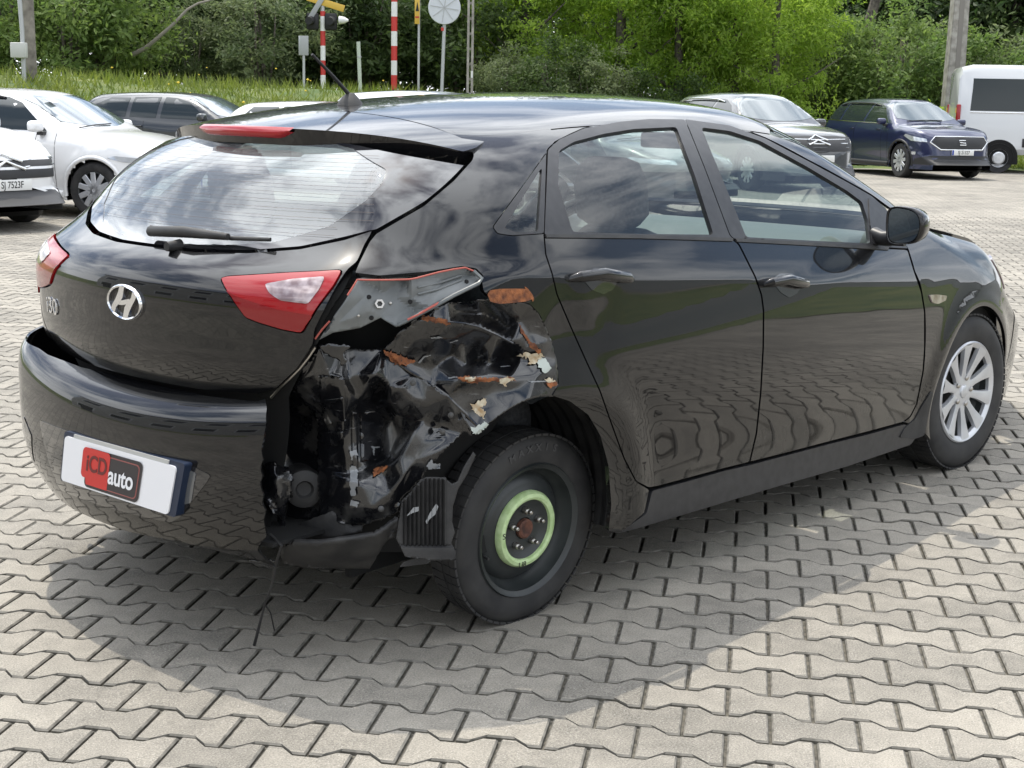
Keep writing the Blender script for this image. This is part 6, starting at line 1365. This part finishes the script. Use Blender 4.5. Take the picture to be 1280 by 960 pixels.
# white car at the picture's left edge, double chevron on its nose
dC = (.85, 2.6, .85, 1.78, 1.56, 1.02, 1.08, .82, 2.30, 1.55)
S_c = mk_shape(*dC, rtop=-.55, rbase=-.80)
winC = [[(-.35, 1.07), (.5, 1.06), (.5, 1.42), (-.2, 1.40)], [(.58, 1.06), (1.05, 1.055), (1.05, 1.44), (.58, 1.43)], [(1.13, 1.05), (1.95, 1.04), (1.55, 1.36), (1.13, 1.44)]]
def chevrons(t, cf, z0, w_=.17, th=.045, m=None):
    for k in range(2):
        zz = z0-k*.075
        tubec('chevron', m or chr2, t, cf, [(-w_, zz-.045), (-w_*.5, zz-.01), (0, zz+.035), (w_*.5, zz-.01), (w_, zz-.045)], .017, .012)
def exC(t, S, cf, bm_):
    for k in range(2): tubec('grille_strip', chr2, t, cf, [(-1.0, .74-.06*k), (-.6, .735-.06*k), (-.17, .715-.065*k)], .012, .01); tubec('grille_strip', chr2, t, cf, [(1.0, .74-.06*k), (.6, .735-.06*k), (.17, .715-.065*k)], .012, .01)
    chevrons(t, cf, .75); fpanel('upper_slot', blackp, t, cf, [(-.9, .66), (.9, .66), (.98, .69), (.9, .725), (-.9, .725), (-.98, .69)], .003, False)
    fpanel('upper_grille', blackp, t, cf, [(-.62, .54), (.62, .54), (.70, .57), (.66, .63), (-.66, .63), (-.70, .57)], mirror=False)
    fpanel('lower_grille', blackp, t, cf, [(-.95, .27), (.95, .27), (1.0, .34), (.8, .41), (-.8, .41), (-1.0, .34)], mirror=False)
    fpanel('headlamp', lampm, t, cf, [(.70, .70), (.95, .72), (1.08, .79), (.95, .80), (.75, .76)])
loc, hd = put(-9, 15.9, 36, 3.45, -.15)
parked_car('compact_car', 'white car nose with double chevron emblem and dark bumper', None, S_c, dC, loc, hd, whitep, winC, exC, None, wheel=(.32, .21), plate='SJ 7523F', plate_z=.475, arch_trim=True)
# charcoal hatchback behind the estate
loc, hd = put(235, 25.5, 62, 1.6, -.8)
dG = (.80, 2.62, .88, 1.80, 1.47, 1.0, 1.0, .76, 2.35, 1.55); S_g = mk_shape(*dG, rtop=-.45, rbase=-.76)
parked_car('charcoal_hatchback', 'charcoal hatchback parked below the grass bank behind the white estate', None, S_g, dG, loc, hd, darkp, [[(-.30, 1.06), (.42, 1.04), (.42, 1.36), (.05, 1.36), (-.2, 1.24)], [(.50, 1.04), (1.0, 1.03), (1.0, 1.38), (.50, 1.37)], [(1.08, 1.03), (1.98, 1.01), (1.56, 1.30), (1.30, 1.365), (1.08, 1.38)]], None, None, wheel=(.32, .21), plate=' ', ws_m=wsglass)
# two cars whose roofs just show over the black one
loc, hd = put(312, 24.4, 60, -.45, 0); dW = (.80, 2.60, .88, 1.78, 1.37, .95, .95, .73, 2.3, 1.5); S_w = mk_shape(*dW, rtop=-.4, rbase=-.74); winW = [[(-.25, 1.0), (.45, .985), (.45, 1.27), (-.02, 1.26)], [(.53, .985), (1.02, .98), (1.02, 1.285), (.53, 1.28)], [(1.1, .98), (1.95, .97), (1.5, 1.23), (1.1, 1.285)]]
parked_car('white_hatchback', 'low white car mostly hidden behind the black tailgate spoiler', None, S_w, dW, loc, hd, whitep, winW, None, None, wheel=(.32, .21), plate=' ')
loc, hd = put(545, 23.5, 55, 1.1, 0); dS = (.85, 2.65, .9, 1.82, 1.57, 1.02, 1.04, .82, 2.3, 1.5); S_s = mk_shape(*dS, rtop=-.5, rbase=-.8)
parked_car('silver_car', 'silver car whose roof shows behind the black roof by the aerial', None, S_s, dS, loc, hd, silverp, [[(x, z+.13) for x, z in w_] for w_ in winW], None, None, wheel=(.33, .22), plate=' ')
loc, hd = put(745, 21.5, 45, 1.3, 0)
parked_car('light_grey_car', 'light grey car seen only through the black car windows', None, S_w, dW, loc, hd, greyp, winW, exO, None, wheel=(.32, .21), plate=' ')
# grey crossover with chevron nose
dX = (.92, 2.73, .88, 1.84, 1.67, 1.10, 1.14, .92, 2.42, 1.60); S_x = mk_shape(*dX, rtop=-.6, rbase=-.86)
winX = [[(-.45, 1.16), (.0, 1.15), (.0, 1.50), (-.3, 1.48)], [(.08, 1.15), (1.02, 1.14), (1.02, 1.54), (.08, 1.52)], [(1.1, 1.14), (2.06, 1.12), (1.62, 1.44), (1.35, 1.53), (1.1, 1.545)]]
def exX(t, S, cf, bm_):
    fpanel('grille', blackp, t, cf, [(-.95, .70), (.95, .70), (.98, .92), (.4, .95), (-.4, .95), (-.98, .92)], mirror=False)
    for k in range(4): tubec('grille_strip', chr2 if k < 2 else darkp, t, cf, [(-.92, .90-.065*k), (-.5, .89-.065*k), (0, .88-.065*k), (.5, .89-.065*k), (.92, .90-.065*k)], .012, .012)
    chevrons(t, cf, .92); fpanel('headlamp', lampm, t, cf, [(.62, .82), (1.0, .84), (1.06, .90), (.7, .90)]); fpanel('lower_intake', blackp, t, cf, [(-.75, .30), (.75, .30), (.68, .45), (-.68, .45)], mirror=False)
loc, hd = put(1030, 25.2, 33, 3.6, .0)
parked_car('grey_crossover', 'grey crossover with chromed roof rails partly hidden by the black roof', None, S_x, dX, loc, hd, greyp, winX, exX, 'chrome', wheel=(.35, .23), plate=' ', plate_z=.58, arch_trim=True, lower=True)
# dark blue seven-seater
dT = (.99, 2.79, .95, 1.84, 1.66, 1.10, 1.13, .95, 2.50, 1.66); S_t = mk_shape(*dT, rtop=-.62, rbase=-.92)
winT = [[(-.60, 1.17), (-.02, 1.16), (-.02, 1.51), (-.35, 1.49), (-.58, 1.36)], [(.06, 1.16), (1.06, 1.15), (1.06, 1.545), (.06, 1.53)], [(1.14, 1.15), (2.14, 1.13), (1.68, 1.44), (1.4, 1.535), (1.14, 1.55)]]
def exT(t, S, cf, bm_):
    fpanel('grille', blackp, t, cf, [(-.36, .62), (.36, .62), (.50, .76), (.44, .86), (-.44, .86), (-.50, .76)], mirror=False)
    tubec('grille_frame', chr2, t, cf, [(-.36, .61), (-.52, .76), (-.45, .87), (0, .875), (.45, .87), (.52, .76), (.36, .61), (0, .61), (-.36, .61)], .016, .012)
    tubec('grille_badge', chr2, t, cf, [(.055, .80), (-.055, .80), (-.055, .762), (.055, .748), (.055, .71), (-.055, .71)], .013, .016)
    fpanel('headlamp', lampm, t, cf, [(.56, .76), (.85, .78), (1.05, .88), (1.0, .92), (.8, .87), (.58, .83)])
    fpanel('lower_grille', blackp, t, cf, [(-.80, .30), (.80, .30), (.75, .42), (.5, .49), (-.5, .49), (-.75, .42)], mirror=False)
    fpanel('fog_lamp', lampm, t, cf, [(.74, .50), (.82, .50), (.82, .56), (.74, .56)])
    for sg in (-1, 1):
        Sd = Side(S, sg); x_ = np.linspace(-.6, 2.1, 14); P = Sd.to3(np.stack([x_, np.interp(x_, [-.6, 0, 2.1], [1.16, 1.145, 1.115])], 1)); tube('window_chrome', P+[0, sg*.006, 0], .011, chr2, t, 6)
    Pw = Top(S).to3(np.array([(2.40, -.55), (2.41, -.1), (2.40, .3)])); tube('wiper', Pw+[0, 0, .02], .01, blackp, t, 6)
loc, hd = put(1134, 32.2, 31, 2.79, -.80)
parked_car('blue_suv', 'dark blue seven-seat car with roof rails parked by the concrete pole', None, S_t, dT, loc, hd, bluep, winT, exT, 'black', wheel=(.36, .245), plate='SJ 21327', plate_z=.56, arch_trim=True, lower=True)
# white van
def van():
    loc, hd = put(1252, 36.3, 98, 0., -.9); t = thing('white_van', 'white high passenger van with dark side windows parked beyond the concrete pole', 'van', loc, hd)
    m = paint_mat('white_van_paint', (.60, .61, .62)); W = 2.05; ro, xf = 1.0, 4.55
    bm = bmesh.new(); secs = []
    for x, zt, wk in ((-ro, 2.30, .97), (-ro+.06, 2.42, 1.), (-ro+.3, 2.48, 1.), (2.6, 2.48, 1.), (3.1, 2.30, 1.), (3.6, 1.75, 1.), (3.9, 1.30, .98), (4.4, 1.05, .94), (xf, .9, .84)):
        pr = [(.0, .42), (.92, .42), (1., .55), (1.0, 1.2), (.985, 1.3), (.93, zt-.16), (.86, zt-.05), (.74, zt), (0, zt)] if zt > 1.6 else [(.0, .42), (.92, .42), (1., .55), (1.0, .8), (.98, .85), (.95, zt-.06), (.9, zt-.03), (.74, zt), (0, zt)]
        secs.append([bm.verts.new((x, s*W/2*wk*y, z)) for s, L_ in ((1, pr), (-1, pr[::-1][1:-1])) for y, z in L_])
    n = len(secs[0])
    for a, b2 in zip(secs, secs[1:]):
        for k in range(n): bm.faces.new((a[k], a[(k+1) % n], b2[(k+1) % n], b2[k]))
    bm.faces.new(secs[0]); bm.faces.new(secs[-1][::-1]); bmesh.ops.recalc_face_normals(bm, faces=bm.faces[:]); bmobj('body', bm, m, t, True, 32)
    for sg in (-1, 1):
        y_ = lambda z: sg*(W/2*np.interp(z, [1.3, 2.32], [.985, .93])+.006)
        for x0, x1 in ((-.72, .62), (.70, 2.0), (2.1, 2.95)):
            zt = 2.16 if x1 < 2.5 else 2.12; o = meshobj('side_window', [(x0, y_(1.42), 1.42), (x1, y_(1.42), 1.42), (x1-(.25 if x1 > 2.5 else 0), y_(zt), zt), (x0+.04, y_(zt), zt), (x0, y_(1.42)-sg*.02, 1.42), (x1, y_(1.42)-sg*.02, 1.42), (x1, y_(zt)-sg*.02, zt), (x0, y_(zt)-sg*.02, zt)], [(0, 1, 2, 3), (0, 4, 5, 1), (1, 5, 6, 2), (2, 6, 7, 3), (3, 7, 4, 0)], cglass, t, False)
            tube('window_rail', [(x0, y_(1.40), 1.385), (x1, y_(1.40), 1.385)], .014, chr2, o, 6)
        box('side_moulding', (1.6, sg*(W/2+.012), .70), (2.2, .03, .20), blackp, t, None, .01); box('tail_lamp', (-ro+.02, sg*(W/2-.04), 1.25), (.10, .10, .62), redlens, t, None, .02); box('indicator', (-ro-.035, sg*(W/2-.05), 1.42), (.02, .07, .12), syel, t)
        for x_ in (.66, 2.05): tube('door_gap', [(x_, sg*(W/2+.001), .5), (x_, sg*(W/2+.001), 1.2), (x_, sg*(W/2*.985), 1.3), (x_, sg*(W/2*.93), 2.3)], .006, void, t, 4)
        for cx in (0., 3.45):
            simple_wheel(t, (cx, sg*(W/2-.12), .34), .34, .21, 8, sg, .215); a = np.radians(np.linspace(0, 180, 20)); 
            prism('wheel_arch', [(cx+.43*math.cos(q), .34+.43*math.sin(q)) for q in a]+[(cx-.43, .2), (cx+.43, .2)], sg*(W/2-.36), sg*(W/2+.004), void, t)
            lathe('wheel_disc', [(.335, -.01), (.34, .0), (.30, .012), (.22, .014)], rubber, t, 40, 'Y', (cx, sg*(W/2+.004), .34)); lathe('hub_plate', [(.215, .0), (.20, -.03*sg), (.15, -.012*sg), (.12, .018*sg), (0, .02*sg)], silver, t, 32, 'Y', (cx, sg*(W/2+.012), .34))
    box('rear_bumper', (-ro-.02, 0, .52), (.16, W*.96, .22), blackp, t, None, .04)
van()
# ---------------------------------------------------------------- no more than three levels: deeper pieces become siblings
def depth(o):
    k = 0
    while o.parent: o = o.parent; k += 1
    return k
for _ in range(4):
    for o in list(bpy.data.objects):
        if depth(o) > 2: o.parent = o.parent.parent
